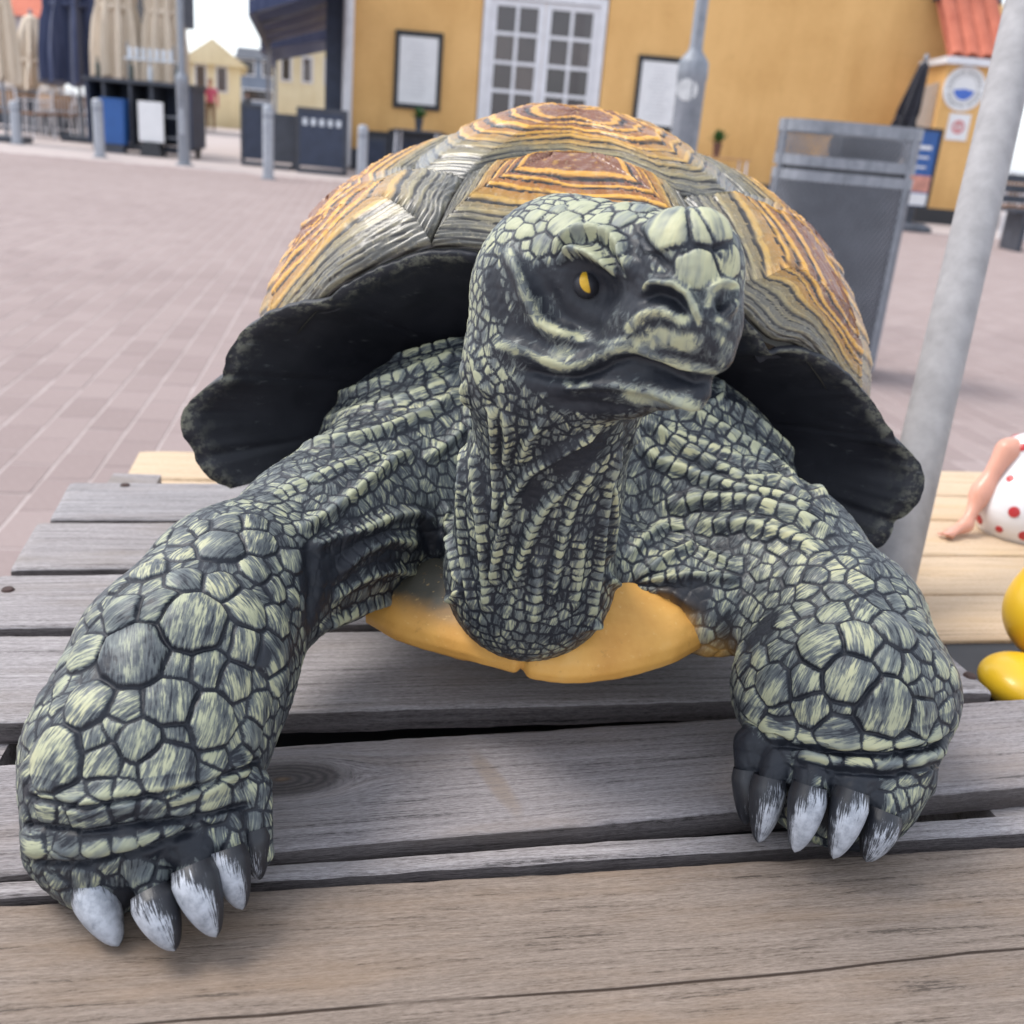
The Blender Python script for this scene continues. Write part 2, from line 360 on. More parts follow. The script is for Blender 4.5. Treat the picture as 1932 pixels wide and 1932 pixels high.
def mats():
    M['joint'] = ground_mat(); M['paver'] = paver_mat()
    M['yellow'] = plaster_mat('yellow_plaster', (.60, .347, .13), (.72, .44, .18)); M['cream'] = plaster_mat('cream_plaster', (.62, .53, .34), (.74, .66, .46)); M['greywall'] = plaster_mat('pale_grey_plaster', (.40, .40, .45), (.52, .52, .56)); M['bluewall'] = plaster_mat('blue_grey_cladding', (.16, .19, .25), (.25, .29, .36))
    M['white'] = plain('white_paint', (.66, .66, .69), .5, .08); M['black'] = plain('black_paint', (.025, .026, .03), .5); M['navy'] = plain('navy_panel', (.035, .045, .075), .6, .2); M['dark'] = plain('dark_grey_panel', (.05, .055, .07), .6, .25)
    M['galv'] = galv_mat(); M['galvd'] = galv_mat('dull_grey_steel', (.15, .165, .19), (.27, .285, .32)); M['pole'] = plain('weathered_grey_pole', (.30, .29, .295), .85, .16, 45, .2)
    M['glass'] = glass_mat(); M['creamcloth'] = cloth_mat('cream_parasol_cloth', (.52, .43, .33), (.72, .62, .50)); M['navycloth'] = cloth_mat('navy_parasol_cloth', (.03, .04, .085), (.075, .09, .16)); M['blackcloth'] = cloth_mat('black_parasol_cloth', (.012, .012, .017), (.03, .03, .04))
    M['redtile'] = plaster_mat('red_clay_tile', (.36, .10, .065), (.52, .17, .11)); M['darktile'] = plaster_mat('dark_roof', (.06, .065, .08), (.10, .105, .12)); M['paper'] = plain('white_paper', (.70, .70, .71), .7, .05); M['blue'] = plain('blue_plastic', (.025, .095, .30), .45); M['brown'] = plain('brown_wood', (.19, .10, .055), .6, .3); M['tan'] = plain('tan_wood', (.36, .20, .09), .6, .25)
    M['leaf'] = plain('green_leaf', (.04, .10, .025), .6, .4, 30); M['terracotta'] = plain('brown_pot', (.14, .07, .05), .7); M['skinp'] = plain('skin_tone', (.50, .27, .19), .55, .08); M['rust'] = plain('rusty_nail', (.055, .032, .028), .8, .4, 200); M['beige'] = plain('beige_boards', (.55, .46, .38), .7, .1); M['mesh'] = plain('grey_coated_mesh', (.20, .21, .24), .45, .2)
    M['bottle'] = plain('bottle_glass', (.05, .06, .05), .15, .6, 3); M['clear'] = plain('pale_glass', (.55, .58, .62), .15, .2, 3)
mats()
# ------------------------------------------------------------------ ground, paving
g = link('ground', MB().prism([(-300, -60, -.0018), (300, -60, -.0018), (300, 600, -.0018), (-300, 600, -.0018)], (0, 0, -.5)).mesh('ground', M['joint'])); tag(g, kind='structure')
BL, BW, BG = .204, .102, .005
pd = R(90 + 10.0); d1 = np.array((math.cos(pd), math.sin(pd))); d2_ = np.array((d1[1], -d1[0]))
def brick_mesh():
    mb = MB(); mb.box((0, 0, -.028), (BL, BW, .056)); bm = mb.bm; bmesh.ops.bevel(bm, geom=[e for e in bm.edges if all(v.co.z > -.01 for v in e.verts)], offset=.002, segments=1, affect='EDGES')
    bmesh.ops.delete(bm, geom=[f for f in bm.faces if f.normal.z < -.5], context='FACES'); return mb.mesh('paver', M['paver'])
bm_ = brick_mesh(); attr(bm_, 'shade', np.full(len(bm_.vertices), .45))
bv = np.array([v.co for v in bm_.vertices]); bf = [list(p.vertices) for p in bm_.polygons]
cells = []
for i in range(-150, 151):
    for j in range(4, 104):
        p = d1 * ((j + .5 * (i % 2)) * (BL + BG)) + d2_ * (i * (BW + BG))
        if p[1] < 1.0 or p[1] > 15: continue
        u = project(np.array((p[0], p[1], 0))); 
        if -120 < u[0] < 2050 and -60 < u[1] < 1300: cells.append((u[2], p, u))
cells.sort(key=lambda c: c[0])
def seen(u):                                       # roughly outside the outline of the table and the statue
    x, y = u[0], u[1]
    if x < 480: return y < 1210 - .55 * x * (x > 0) or (x < 140 and y < 1080)
    return x > 1640 and y < 880 or (x < 620 and y < 560)
near_ = [c for c in cells if seen(c[2]) and -40 < c[2][0] < 1972 and c[2][1] > 0][:300]; nid = {id(c) for c in near_}
for c in near_:
    o = link('paver', bm_, g, (c[1][0], c[1][1], random.uniform(-.0007, .0008))); o.rotation_euler = (random.gauss(0, .003), random.gauss(0, .003), pd + random.gauss(0, .008))
V, FQ, FT, SH = [], [], [], []
for c in cells:
    if id(c) in nid: continue
    a = pd + random.gauss(0, .008); ca, sa = math.cos(a), math.sin(a); b = len(V) * len(bv)
    V.append(np.stack([bv[:, 0] * ca - bv[:, 1] * sa + c[1][0], bv[:, 0] * sa + bv[:, 1] * ca + c[1][1], bv[:, 2] + random.uniform(-.0007, .0008)], 1)); SH.append(np.full(len(bv), random.random() * .9)); FQ += [[b + k for k in f] for f in bf]
me = bpy.data.meshes.new('paver'); me.from_pydata(np.concatenate(V).tolist(), [], FQ); me.materials.append(M['paver']); attr(me, 'shade', np.concatenate(SH)); tag(link('paver', me, g), kind='stuff')
# ------------------------------------------------------------------ buildings
WY = 19.0
def X(px, py, y): return float(PY(px, py, y)[0])
def Zy(px, py, y): return float(PY(px, py, y)[2])
xl, xr = X(662, 100, WY), X(1812, 12, WY)
hb = empty('yellow_building', ((xl + xr) / 2, WY, 0), 'yellow plastered building with tall white glazed double doors', 'building')
hx, hz = hb.location.x, 5.2
def local(par, x, y, z): return (x - par.location.x, y - par.location.y, z - par.location.z)
dx0, dx1 = X(910, 60, WY), X(1143, 60, WY); dz1 = 3.05
w = MB()
MB().box(local(hb, (X(612, 100, WY) + xl) / 2 - .07, WY + .35, 2.6), (xl - X(612, 100, WY) - .14, .5, 5.2)).build('shop_front', M['navy'], hb)
for a, b, z0, z1 in ((xl, dx0 - .02, .35, hz), (dx1 + .02, xr, .35, hz), (dx0 - .02, dx1 + .02, dz1 + .03, hz)): w.box(local(hb, (a + b) / 2, WY + .2, (z0 + z1) / 2), (b - a, .4, z1 - z0))
w.box(local(hb, xl + .2, WY + 3.2, hz / 2), (.4, 5.6, hz)).box(local(hb, xr - .2, WY + 3.2, hz / 2), (.4, 5.6, hz)).box(local(hb, hx, WY + 6.2, hz / 2), (xr - xl, .4, hz))
w.build('wall', M['yellow'], hb)
MB().box(local(hb, (xl + dx0) / 2, WY + .18, .175), (dx0 - xl - .04, .42, .35)).box(local(hb, (xr + dx1) / 2, WY + .18, .175), (xr - dx1 - .04, .42, .35)).build('plinth', M['dark'], hb)
MB().prism([local(hb, xl - .3, WY - .35, hz), local(hb, xr + .3, WY - .35, hz), local(hb, xr + .3, WY + 3.2, hz + 2.6), local(hb, xl - .3, WY + 3.2, hz + 2.6)], (0, 0, .14)).prism([local(hb, xl - .3, WY + 6.7, hz), local(hb, xr + .3, WY + 6.7, hz), local(hb, xr + .3, WY + 3.22, hz + 2.6), local(hb, xl - .3, WY + 3.22, hz + 2.6)], (0, 0, .14)).build('roof', M['redtile'], hb)
MB().tube([local(hb, xl - .03, WY - .08, .05), local(hb, xl - .03, WY - .08, hz)], .09, 12).build('downpipe', M['white'], hb, True)
dw = dx1 - dx0; dr = MB()
dr.box(local(hb, dx0 + .06, WY + .10, dz1 / 2), (.12, .16, dz1)).box(local(hb, dx1 - .06, WY + .10, dz1 / 2), (.12, .16, dz1)).box(local(hb, (dx0 + dx1) / 2, WY + .10, dz1 - .06), (dw - .246, .16, .12)); dr.build('door_frame', M['white'], hb)
lw = (dw - .24) / 2 - .004; nrow = 5; zb, zt = .62, dz1 - .13
for s in (0, 1):
    x0 = dx0 + .12 + s * (lw + .008); st = .105; gw_ = (lw - 2 * st - .055) / 2; gh = (zt - .1 - zb - (nrow - 1) * .055) / nrow; lf = MB(); y = WY + .10
    lf.box(local(hb, x0 + st / 2, y, (zt + .02) / 2), (st, .07, zt - .02)).box(local(hb, x0 + lw - st / 2, y, (zt + .02) / 2), (st, .07, zt - .02)); ix = x0 + st; iw = lw - 2 * st
    lf.box(local(hb, ix + iw / 2, y, zt - .05), (iw, .066, .10)).box(local(hb, ix + iw / 2, y, (zb + .02) / 2), (iw, .05, zb - .02)).box(local(hb, ix + iw / 2, y, (zb + zt - .1) / 2), (.055, .062, zt - .1 - zb))
    for r_ in range(1, nrow):
        for c_ in (0, 1): lf.box(local(hb, ix + gw_ / 2 + c_ * (gw_ + .055), y, zb + r_ * (gh + .055) - .0275), (gw_, .058, .055))
    leaf = lf.build('door', M['white'], hb)
    for r_ in range(nrow):
        for c_ in (0, 1): MB().box(local(hb, ix + gw_ / 2 + c_ * (gw_ + .055), y + .01, zb + r_ * (gh + .055) + gh / 2), (gw_, .012, gh)).build('pane', M['glass'], leaf)
    MB().tube([local(hb, x0 + (lw - st / 2 if s == 0 else st / 2), y - .035, 1.1), local(hb, x0 + (lw - st / 2 if s == 0 else st / 2), y - .09, 1.1), local(hb, x0 + (lw - .2 if s == 0 else .2), y - .09, 1.1)], .012, 8).build('handle', M['galv'], leaf)
def poster(px0, px1, py0, py1, lab):
    pc = PY((px0 + px1) / 2, (py0 + py1) / 2, WY); wd, ht = (px1 - px0) / F * WY * 1.06, (py1 - py0) / F * WY * 1.06
    e = empty('menu_case', (pc[0], WY - .03, pc[2]), lab, 'menu case', 'menu cases beside the doors'); t_ = .055
    MB().box((-wd / 2 + t_ / 2, 0, 0), (t_, .06, ht)).box((wd / 2 - t_ / 2, 0, 0), (t_, .06, ht)).box((0, 0, ht / 2 - t_ / 2), (wd - 2 * t_, .06, t_)).box((0, 0, -ht / 2 + t_ / 2), (wd - 2 * t_, .06, t_)).build('case_frame', M['black'], e)
    MB().box((0, .012, 0), (wd - 2 * t_, .03, ht - 2 * t_)).build('backing', M['black'], e); MB().box((0, -.008, 0), (wd - 2 * t_ - .05, .004, ht - 2 * t_ - .06)).build('sheet', M['paper'], e)
    tx = MB()
    for k in range(14): tx.box((random.uniform(-.03, .03), -.0125, ht * .33 - k * ht * .05), (wd * random.uniform(.25, .5), .002, .008))
    tag(tx.build('print', plain('faded_print', (.42, .42, .45), .8), e), kind='stuff')
poster(750, 828, 75, 193, 'black framed menu case on the yellow wall left of the white doors')
poster(1203, 1280, 121, 234, 'black framed menu case on the yellow wall behind the lamp post')
# tiled booth with the round badge
by = 17.7; bx0, bx1 = X(1783, 150, by), X(1893, 150, by); bz = Zy(1840, 125, by); bo = empty('ticket_booth', ((bx0 + bx1) / 2, by, 0), 'small yellow booth under red clay roof tiles with a round badge', 'booth')
cx = (bx0 + bx1) / 2; bw = bx1 - bx0
MB().box((0, .55, .12), (bw + .02, 1.12, .24)).build('plinth', M['black'], bo); MB().box((0, .55, .24 + (bz - .24) / 2), (bw, 1.1, bz - .24)).build('wall', M['yellow'], bo)
MB().box((0, .50, bz + .05), (bw + .16, 1.3, .10)).build('eave_board', M['white'], bo)
rf = MB().prism([(-bw / 2 - .04, -.10, bz + .101), (bw / 2 - .02, -.10, bz + .101), (bw / 2 - .02, 1.0, bz + 1.02), (-bw / 2 - .04, 1.0, bz + 1.02)], (0, .03, -.05)).build('roof', M['redtile'], bo)
MB().prism([(bw / 2, -.0, bz + .1), (bw / 2, 1.1, bz + .1), (bw / 2, 1.1, bz + 1.08), (bw / 2, 1.0, bz + 1.08)], (.10, 0, 0)).build('gable_wall', M['yellow'], bo)
tn = 4; tw_ = (bw + .02) / tn
def tile_mesh(tw_, tl):
    bm = bmesh.new(); n = 8; rows = []
    for yy in (0, tl):
        for dz in (.0, .02): rows.append([bm.verts.new((-.5 * tw_ + tw_ * k / n, yy * .74, yy * .70 + dz + .045 * math.sin(math.pi * (k / n) ** .8) ** 1.2 - .012 * (k == n))) for k in range(n + 1)])
    for a, b in ((0, 2), (1, 3), (0, 1), (2, 3)):
        for k in range(n): bm.faces.new((rows[a][k], rows[a][k + 1], rows[b][k + 1], rows[b][k]))
    bmesh.ops.recalc_face_normals(bm, faces=bm.faces[:]); me = bpy.data.meshes.new('roof_tile'); bm.to_mesh(me); bm.free(); me.materials.append(M['redtile']); return me
tme = tile_mesh(tw_ * .98, .52)
for r_ in range(3):
    for c_ in range(tn):
        o = link('roof_tile', tme, rf, (-bw / 2 - .03 + tw_ * (c_ + .5), -.13 + r_ * .35, bz + .115 + r_ * .318)); o.rotation_euler = (random.gauss(0, .01), random.gauss(0, .015), 0)
MB().box((0, 1.06, bz + 1.10), (bw + .12, .30, .16)).build('ridge_cap', M['darktile'], bo); MB().box((0, 1.25, bz + 1.55), (bw + .5, .5, .7)).build('chimney_block', M['greywall'], bo)
bc = PY(1821, 168, by); rr_ = .33; sg = empty('round_badge_sign', (bc[0] - .02, by - .012, bc[2]), 'round white badge with a lettered ring and blue water on the booth', 'sign')
def disc(r0, r1, y0, y1, seg=48, a0=0, a1=2 * math.pi):
    m = MB(); bm = m.bm; n = seg; full = a1 - a0 > 6.28
    for k in range(n):
        a, b = a0 + (a1 - a0) * k / n, a0 + (a1 - a0) * (k + 1) / n
        vs_ = [bm.verts.new((r * math.cos(t), y, r * math.sin(t))) for y in (y0, y1) for r, t in ((r0, a), (r1, a), (r1, b), (r0, b))]
        bm.faces.new(vs_[:4]); bm.faces.new((vs_[7], vs_[6], vs_[5], vs_[4])); bm.faces.new((vs_[1], vs_[5], vs_[6], vs_[2]))
        if r0 > 0: bm.faces.new((vs_[0], vs_[3], vs_[7], vs_[4]))
    return m
disc(0.0, rr_, -.012, .012).build('disc', M['paper'], sg); grey = plain('grey_print', (.30, .30, .30), .7, .3, 40)
disc(rr_ * .60, rr_ * .63, -.016, -.0125).build('ring_line', grey, sg); disc(0, rr_ * .50, -.016, -.0125, 24, math.pi * 1.05, math.pi * 1.95).build('water_print', plain('blue_print', (.06, .14, .48), .5), sg)
lt = MB()
for k in range(34):
    a = 2 * math.pi * k / 34
    if k % 9 == 0: continue
    c, s_ = math.cos(a), math.sin(a); h_ = random.uniform(.55, 1.0); pc = lambda r, t: (r * c - t * s_, -.0128, r * s_ + t * c)
    lt.prism([pc(rr_ * .70, -.014), pc(rr_ * (.70 + .18 * h_), -.014), pc(rr_ * (.70 + .18 * h_), .012), pc(rr_ * .70, .012)], (0, -.003, 0))
tag(lt.build('lettering', grey, sg), kind='stuff')
nc = PY(1808, 240, by); ns = empty('notice_sign', (nc[0] - .01, by - .010, nc[2]), 'small white notice plate with a red symbol below the round badge', 'sign'); MB().box((0, 0, 0), (.34, .018, .40)).build('plate', M['paper'], ns)
disc(.075, .10, -.0135, -.0095, 28).build('symbol', plain('red_print', (.55, .10, .10), .6), ns); MB().box((0, -.011, .0), (.02, .004, .15)).box((-.035, -.011, .0), (.014, .004, .12)).box((.035, -.011, .0), (.014, .004, .12)).build('pictogram', plain('red_print_2', (.5, .12, .12), .6), ns)
# far houses along the street
def house(name, label, x0, x1, y, dep, h, roof_h, mw, mr, wins, rz=0.0, ridge='x'):
    b = empty(name, ((x0 + x1) / 2, y, 0), label, 'building', rz=rz); W = x1 - x0
    MB().box((0, dep / 2, h / 2), (W, dep, h)).build('wall', mw, b)
    if roof_h:
        r_ = MB()
        if ridge == 'x': r_.prism([(-W / 2 - .2, -.3, h), (-W / 2 - .2, dep + .3, h), (-W / 2 - .2, dep / 2, h + roof_h)], (W + .4, 0, 0))
        else: r_.prism([(-W / 2 - .3, -.3, h), (W / 2 + .3, -.3, h), (0, -.3, h + roof_h)], (0, dep + .6, 0))
        r_.build('roof', mr, b)
    for (wx, wz, ww, wh) in wins:
        f = MB().box((wx, -.02, wz), (ww + .16, .06, wh + .16)).build('window', M['white'], b); MB().box((wx, -.056, wz), (ww, .02, wh)).build('pane', M['glass'], f)
    return b
def span(pxa, pxb, py, y): return X(pxa, py, y), X(pxb, py, y)
a, b = span(352, 452, 140, 46); house('cream_house', 'low cream house at the far left end of the street', a, b, 46, 12, Zy(400, 122, 46), 1.0, M['cream'], M['cream'], [(-.5, 1.9, .35, .9), (.35, 1.9, .35, .9)], R(16), ridge='y')
a, b = span(452, 520, 140, 62); house('blue_grey_house', 'blue grey house standing between the two cream houses', a, b, 62, 10, Zy(480, 112, 62), .8, M['bluewall'], M['darktile'], [(-.6, 3.0, .8, .7), (.7, 3.0, .8, .7), (0, 1.6, 1.6, .5)], R(14))
a, b = span(515, 660, 140, 42); house('pale_cream_house', 'pale cream house seen beneath the dark awning', a, b, 42, 10, Zy(560, 70, 42), .8, M['cream'], M['redtile'], [(-.95, 2.4, .28, .8), (-.15, 2.4, .28, .8), (.7, 2.4, .28, .8)])
a, b = span(255, 350, 60, 34); house('gabled_house', 'tall cream house with a dark roof edge above the parasols', a, b, 34, 6, Zy(360, -70, 34), 2.0, M['cream'], M['darktile'], [(-.6, 3.2, .5, 1.0)], R(22))
MB().box((0, 0, 0), (.3, .5, 1.3)).build('barge_board', M['darktile'], bpy.data.objects['gabled_house'], loc=((b - a) / 2 + .05, -.2, Zy(362, 10, 34)))
a, b = span(-60, 104, 60, 30); house('white_house', 'white house with a red tiled roof at the far left', a, b, 30, 8, Zy(40, 30, 30), 1.6, M['greywall'], M['redtile'], [(-.4, 2.3, .5, .5)], R(26))
# ------------------------------------------------------------------ awnings, wind screens, posts, lamp posts
def awning(label, nl, fl, nr, fr):
    """canopy between four corners: near / far ends of the low outer edge, near / far ends of the high wall edge"""
    nl, fl, nr, fr = [np.array(q) for q in (nl, fl, nr, fr)]; c0 = nl.copy(); e = empty('awning', tuple(c0), label, 'awning', 'dark awnings beside the yellow building'); n = 28; bm = bmesh.new(); rows = []
    for k in range(n + 1):
        t = k / n; a_, b_ = nl + (fl - nl) * t, nr + (fr - nr) * t; sag = .12 * abs(math.sin(t * math.pi * 4))
        rows.append([bm.verts.new(a_ + (b_ - a_) * s - c0 - np.array((0, 0, sag * math.sin(s * math.pi)))) for s in np.linspace(0, 1, 9)])
    for p_, q_ in zip(rows, rows[1:]):
        for k in range(8): bm.faces.new((p_[k], p_[k + 1], q_[k + 1], q_[k]))
    bmesh.ops.solidify(bm, geom=bm.faces[:], thickness=.02); m = MB(); m.bm.free(); m.bm = bm; m.build('canopy', M['navycloth'], e, True)
    for k in range(5):
        t = k / 4; MB().tube([nl + (fl - nl) * t - c0 - (0, 0, .02), nr + (fr - nr) * t - c0 - (0, 0, .03)], .03, 6).build('arm', M['galvd'], e)
    for k in range(10):
        a_, b_ = nl + (fl - nl) * (k + .02) / 10 - c0, nl + (fl - nl) * (k + .98) / 10 - c0; MB().prism([a_, b_, b_ - (0, 0, .26), a_ - (0, 0, .26)], (-.015, 0, 0)).build('valance_flap', M['navycloth'], e)
    m = MB().prism([nl - c0, nr - c0, nr - c0 - (0, 0, .35), nl - c0 - (0, 0, .22)], (0, -.015, 0)).build('front_valance', M['navycloth'], e)
    for q in (fl,): MB().box((q[0] - c0[0], q[1] - c0[1], -c0[2] + (q[2] - .03) / 2), (.07, .07, q[2] - .03)).build('post', M['galvd'], e)
awning('dark navy awning nearest the white downpipe', PY(470, -6, 16.5), PY(506, 76, 24), PY(652, -75, 16.5), PY(640, 42, 24))
awning('second dark awning further down the street', PY(492, 74, 24.6), PY(520, 112, 32), PY(640, 40, 24.6), PY(636, 88, 32))
def screen(label, pxa, pxb, pt, pb, y, m='navy', slots=0):
    xa, xb = X(pxa, (pt + pb) / 2, y), X(pxb, (pt + pb) / 2, y); zt = Zy((pxa + pxb) / 2, pt, y); W = xb - xa
    e = empty('wind_screen', ((xa + xb) / 2, y, 0), label, 'wind screen', 'dark wind screens in front of the awning')
    MB().box((0, 0, zt / 2 + .02), (W - .10, .05, zt - .16)).build('panel', M[m], e)
    MB().box((-W / 2 + .025, 0, zt / 2), (.05, .07, zt)).box((W / 2 - .025, 0, zt / 2), (.05, .07, zt)).box((0, 0, zt - .03), (W - .10, .07, .06)).box((0, 0, .03), (W - .10, .3, .06)).build('frame', M['dark'], e)
    for k in range(slots): MB().box((-W / 2 + W * (k + 1) / (slots + 1), -.03, zt - .2), (.07, .014, .10)).build('window_slot', M['clear'], e)
screen('tall narrow dark wind screen behind the middle grey bollard', 455, 506, 197, 312, 17.3)
screen('dark wind screen with a row of pale slots beside the yellow wall', 560, 655, 205, 330, 16.6, 'navy', 5)
screen('greenish dark wind screen just right of the middle bollard', 510, 558, 215, 328, 16.9, 'dark')
screen('long grey wind screen beyond the white cafe chairs', -40, 158, 172, 236, 23.5, 'dark')
def post(label, px, pyb, pyt, wpx):
    b = PZ(px, pyb, 0); D = float((b - CAM) @ FWD); h = float(PY(px + (pyb - pyt) * .0, pyt, b[1])[2]); r = wpx * D / F / 2
    e = empty('bollard', (b[0], b[1], 0), label, 'bollard', 'grey steel bollards along the square'); MB().lathe((0, 0, 0), [(r, 0), (r, h - .06), (r * .96, h - .03), (r * .7, h - .008), (r * .2, h)], 20).build('shaft', M['galv'], e, True)
    MB().lathe((0, 0, 0), [(r * 1.5, 0), (r * 1.5, .012), (r * 1.1, .02)], 20).build('base_plate', M['galvd'], e, True); MB().lathe((0, 0, h - .16), [(r * 1.03, 0), (r * 1.03, .03)], 20).build('band', M['galvd'], e, True)
post('grey bollard furthest left beside the cafe tables', 33, 272, 190, 19); post('grey bollard in front of the blue bin at the bar', 189, 297, 186, 19); post('grey bollard standing before the dark wind screens', 506, 338, 197, 20); post('grey bollard closest to the yellow wall', 682, 347, 235, 19)
def lamp_post(label, b, r0, z1, r1, zt, sticker=False):
    e = empty('lamp_post', (b[0], b[1], 0), label, 'lamp post', 'tapered steel lamp posts')
    MB().lathe((0, 0, 0), [(r0, 0), (r0, z1 - .10), (r0 * 1.07, z1 - .08), (r0 * 1.04, z1 - .01), (r0 * .9, z1 + .01), (r1 * 1.1, z1 + .05), (r1, z1 + .08), (r1, zt)], 28).build('shaft', M['galvd'], e, True); MB().lathe((0, 0, 0), [(r0 * 1.5, 0), (r0 * 1.5, .02), (r0 * 1.1, .03)], 24).build('base_plate', M['galvd'], e, True)
    MB().tube([(0, 0, zt), (0, -.2, zt + .25), (0, -.8, zt + .35)], .03, 8).build('arm', M['galvd'], e); MB().box((0, -1.0, zt + .34), (.22, .5, .1), bevel=.03).build('lamp_head', M['galvd'], e); MB().box((0, -.34, .55), (.01, .01, .4)).bm.free()
    hatch = MB().box((0, -r0 * .99, .6), (r0 * .9, .012, .34)).build('hatch', M['galv'], e)
    if sticker:
        m = disc(0, .055, -.004, .0, 24); m.build('sticker', plain('white_sticker', (.60, .60, .60), .6, .2, 20), e, loc=(-r0 * .35, -r0 * .94, sticker))
lb = PZ(348, 312, 0); lamp_post('slim grey lamp post standing before the bar counter', lb, .085, Zy(345, 145, lb[1]), .05, 5.5)
ly = 5.9; lx = X(1300, 190, ly); lamp_post('thick grey lamp post in front of the yellow wall', (lx, ly, 0), .076, Zy(1314, 116, ly), .034, 5.5, Zy(1290, 170, ly))
# ------------------------------------------------------------------ parasols
def parasol(label, x, y, ztip, zlow, rtop, rlow, mat, lean=0.0, group='folded parasols outside the cafe', folds_=9):
    e = empty('folded_parasol', (x, y, 0), label, 'parasol', group); bm = bmesh.new(); rows = []; n = 54; ph = random.uniform(0, 6)
    for k in range(22):
        t = k / 21; z = ztip + (zlow - ztip) * t; r = rtop + (rlow - rtop) * (t ** .9) * (1 - .12 * max(0, t - .85) / .15)
        if t < .05: r *= .25 + t * 15
        tie = math.exp(-((t - .62) / .05) ** 2) * .12
        rows.append([bm.verts.new((r * (1 - tie) * (1 + .30 * min(1, t * 2) * math.sin(folds_ * a + ph + 1.5 * t)) * math.cos(a) + lean * (z - zlow), r * (1 - tie) * (1 + .30 * min(1, t * 2) * math.sin(folds_ * a + ph + 1.5 * t)) * math.sin(a), z + .06 * math.sin(folds_ * a + ph) * (t > .97))) for a in np.linspace(0, 2 * math.pi, n, endpoint=False)])
    for p_, q_ in zip(rows, rows[1:]):
        for k in range(n): bm.faces.new((p_[k], p_[(k + 1) % n], q_[(k + 1) % n], q_[k]))
    bm.faces.new(rows[0]); bm.faces.new(rows[-1][::-1]); m = MB(); m.bm.free(); m.bm = bm; m.build('canopy', M[mat], e, True)
    zt = zlow + (ztip - zlow) * .62; rt = rlow * .93; MB().lathe((lean * (zlow + (ztip - zlow) * .38 - zlow), 0, zlow + (ztip - zlow) * .36), [(rlow * .72, 0), (rlow * .74, .02), (rlow * .74, .06), (rlow * .72, .08)], 24).build('strap', M[mat], e, True)
    MB().tube([(-lean * zlow, 0, .1), (lean * (ztip - zlow), 0, ztip + .05)], .028, 10).build('pole', M['galvd'], e, True); MB().box((-lean * zlow, 0, .05), (.6, .6, .10), bevel=.02).build('base', M['dark'], e); MB().lathe((lean * (ztip - zlow), 0, ztip), [(.03, 0), (.045, .04), (.02, .10)], 12).build('finial', M['galvd'], e, True)
def pz(px, py, y): q = PY(px, py, y); return float(q[0]), float(q[2])
y = 19.2
x, z = pz(225, 150, y); parasol('cream folded parasol on the left behind the bar counter', x, y, 4.2, z, .12, .40, 'creamcloth')
x, z = pz(308, 160, y); parasol('cream folded parasol on the right behind the bar counter', x, y + .1, 4.2, z, .12, .36, 'creamcloth')
x, z = pz(150, 160, 20.5); parasol('large navy folded parasol left of the cream ones', x, 20.5, 4.6, z, .16, .60, 'navycloth')
x, z = pz(108, 80, 22.5); parasol('slim dark folded parasol with a pale emblem behind the navy one', x, 22.5, 3.6, z - .2, .10, .28, 'navycloth')
x, z = pz(4, 150, 18); parasol('cream folded parasol cut off at the left edge', x, 18, 4.0, z, .1, .26, 'creamcloth')
x, z = pz(66, 150, 23); parasol('short beige folded parasol beyond the cafe tables', x, 23, 2.3, z - .2, .12, .50, 'creamcloth')
x, z = pz(1697, 226, 16.8); parasol('black folded parasol leaning against the yellow wall', x, 16.8, Zy(1722, 113, 16.8), z - .5, .07, .19, 'blackcloth', .16, None, 7)
bpy.data.objects[[o.name for o in bpy.data.objects if o.name.startswith('folded_parasol')][-1]].pop('group', None)
# ------------------------------------------------------------------ bar counter, cafe furniture, people
cy = 17.6; ca, cb = X(165, 220, cy), X(364, 230, cy); ch = Zy(270, 152, cy); W = cb - ca
ct = empty('bar_counter', ((ca + cb) / 2, cy, 0), 'dark outdoor bar counter on casters below the cream parasols', 'bar counter')
MB().box((0, .3, ch - .03), (W + .06, .75, .06)).build('counter_top', M['dark'], ct); MB().box((-W / 2 + .03, .3, ch / 2 + .05), (.06, .7, ch - .22)).box((W / 2 - .03, .3, ch / 2 + .05), (.06, .7, ch - .22)).box((0, .63, ch / 2 + .05), (W - .12, .04, ch - .22)).build('cabinet', M['navy'], ct)
for k, s in enumerate((.17, .42, .62)): MB().box((-W / 2 + W * s, .3, ch / 2 + .05), (.05, .66, ch - .24)).build('divider', M['dark'], ct)
for z in (.30, .62): MB().box((W * .35, .28, z), (W * .22, .6, .03)).build('shelf', M['galvd'], ct)
MB().box((0, .3, .13), (W - .12, .66, .04)).build('floor_board', M['dark'], ct)
for sx in (-1, 1):
    for sy in (0, .6): MB().tube([(sx * (W / 2 - .12) - .03, sy, .06), (sx * (W / 2 - .12) + .03, sy, .06)], .06, 14).build('caster', M['black'], ct)
x, z = pz(217, 230, cy - .12); o = empty('blue_bin', (x, cy - .12, 0), 'blue plastic bin standing in the bar counter', 'bin'); h_ = Zy(217, 188, cy - .12); MB().box((0, 0, h_ * .58), (.36, .2, h_ * .82), bevel=.02, taper=1.06).build('tub', M['blue'], o); MB().box((0, 0, h_), (.40, .24, .035), bevel=.01).build('lid', M['blue'], o); MB().box((0, 0, h_ * .085), (.30, .18, h_ * .17)).build('foot', M['dark'], o)
x, z = pz(285, 228, cy - .3); o = empty('menu_board', (x, cy - .3, 0), 'white menu board standing against the bar counter', 'sign'); z0, z1 = Zy(285, 268, cy - .3), Zy(285, 192, cy - .3); MB().box((0, 0, (z0 + z1) / 2), (.40, .04, z1 - z0), bevel=.01).build('board', M['paper'], o); MB().box((0, .05, z0 / 2), (.36, .3, z0 - .01), taper=.7).build('foot', M['black'], o)
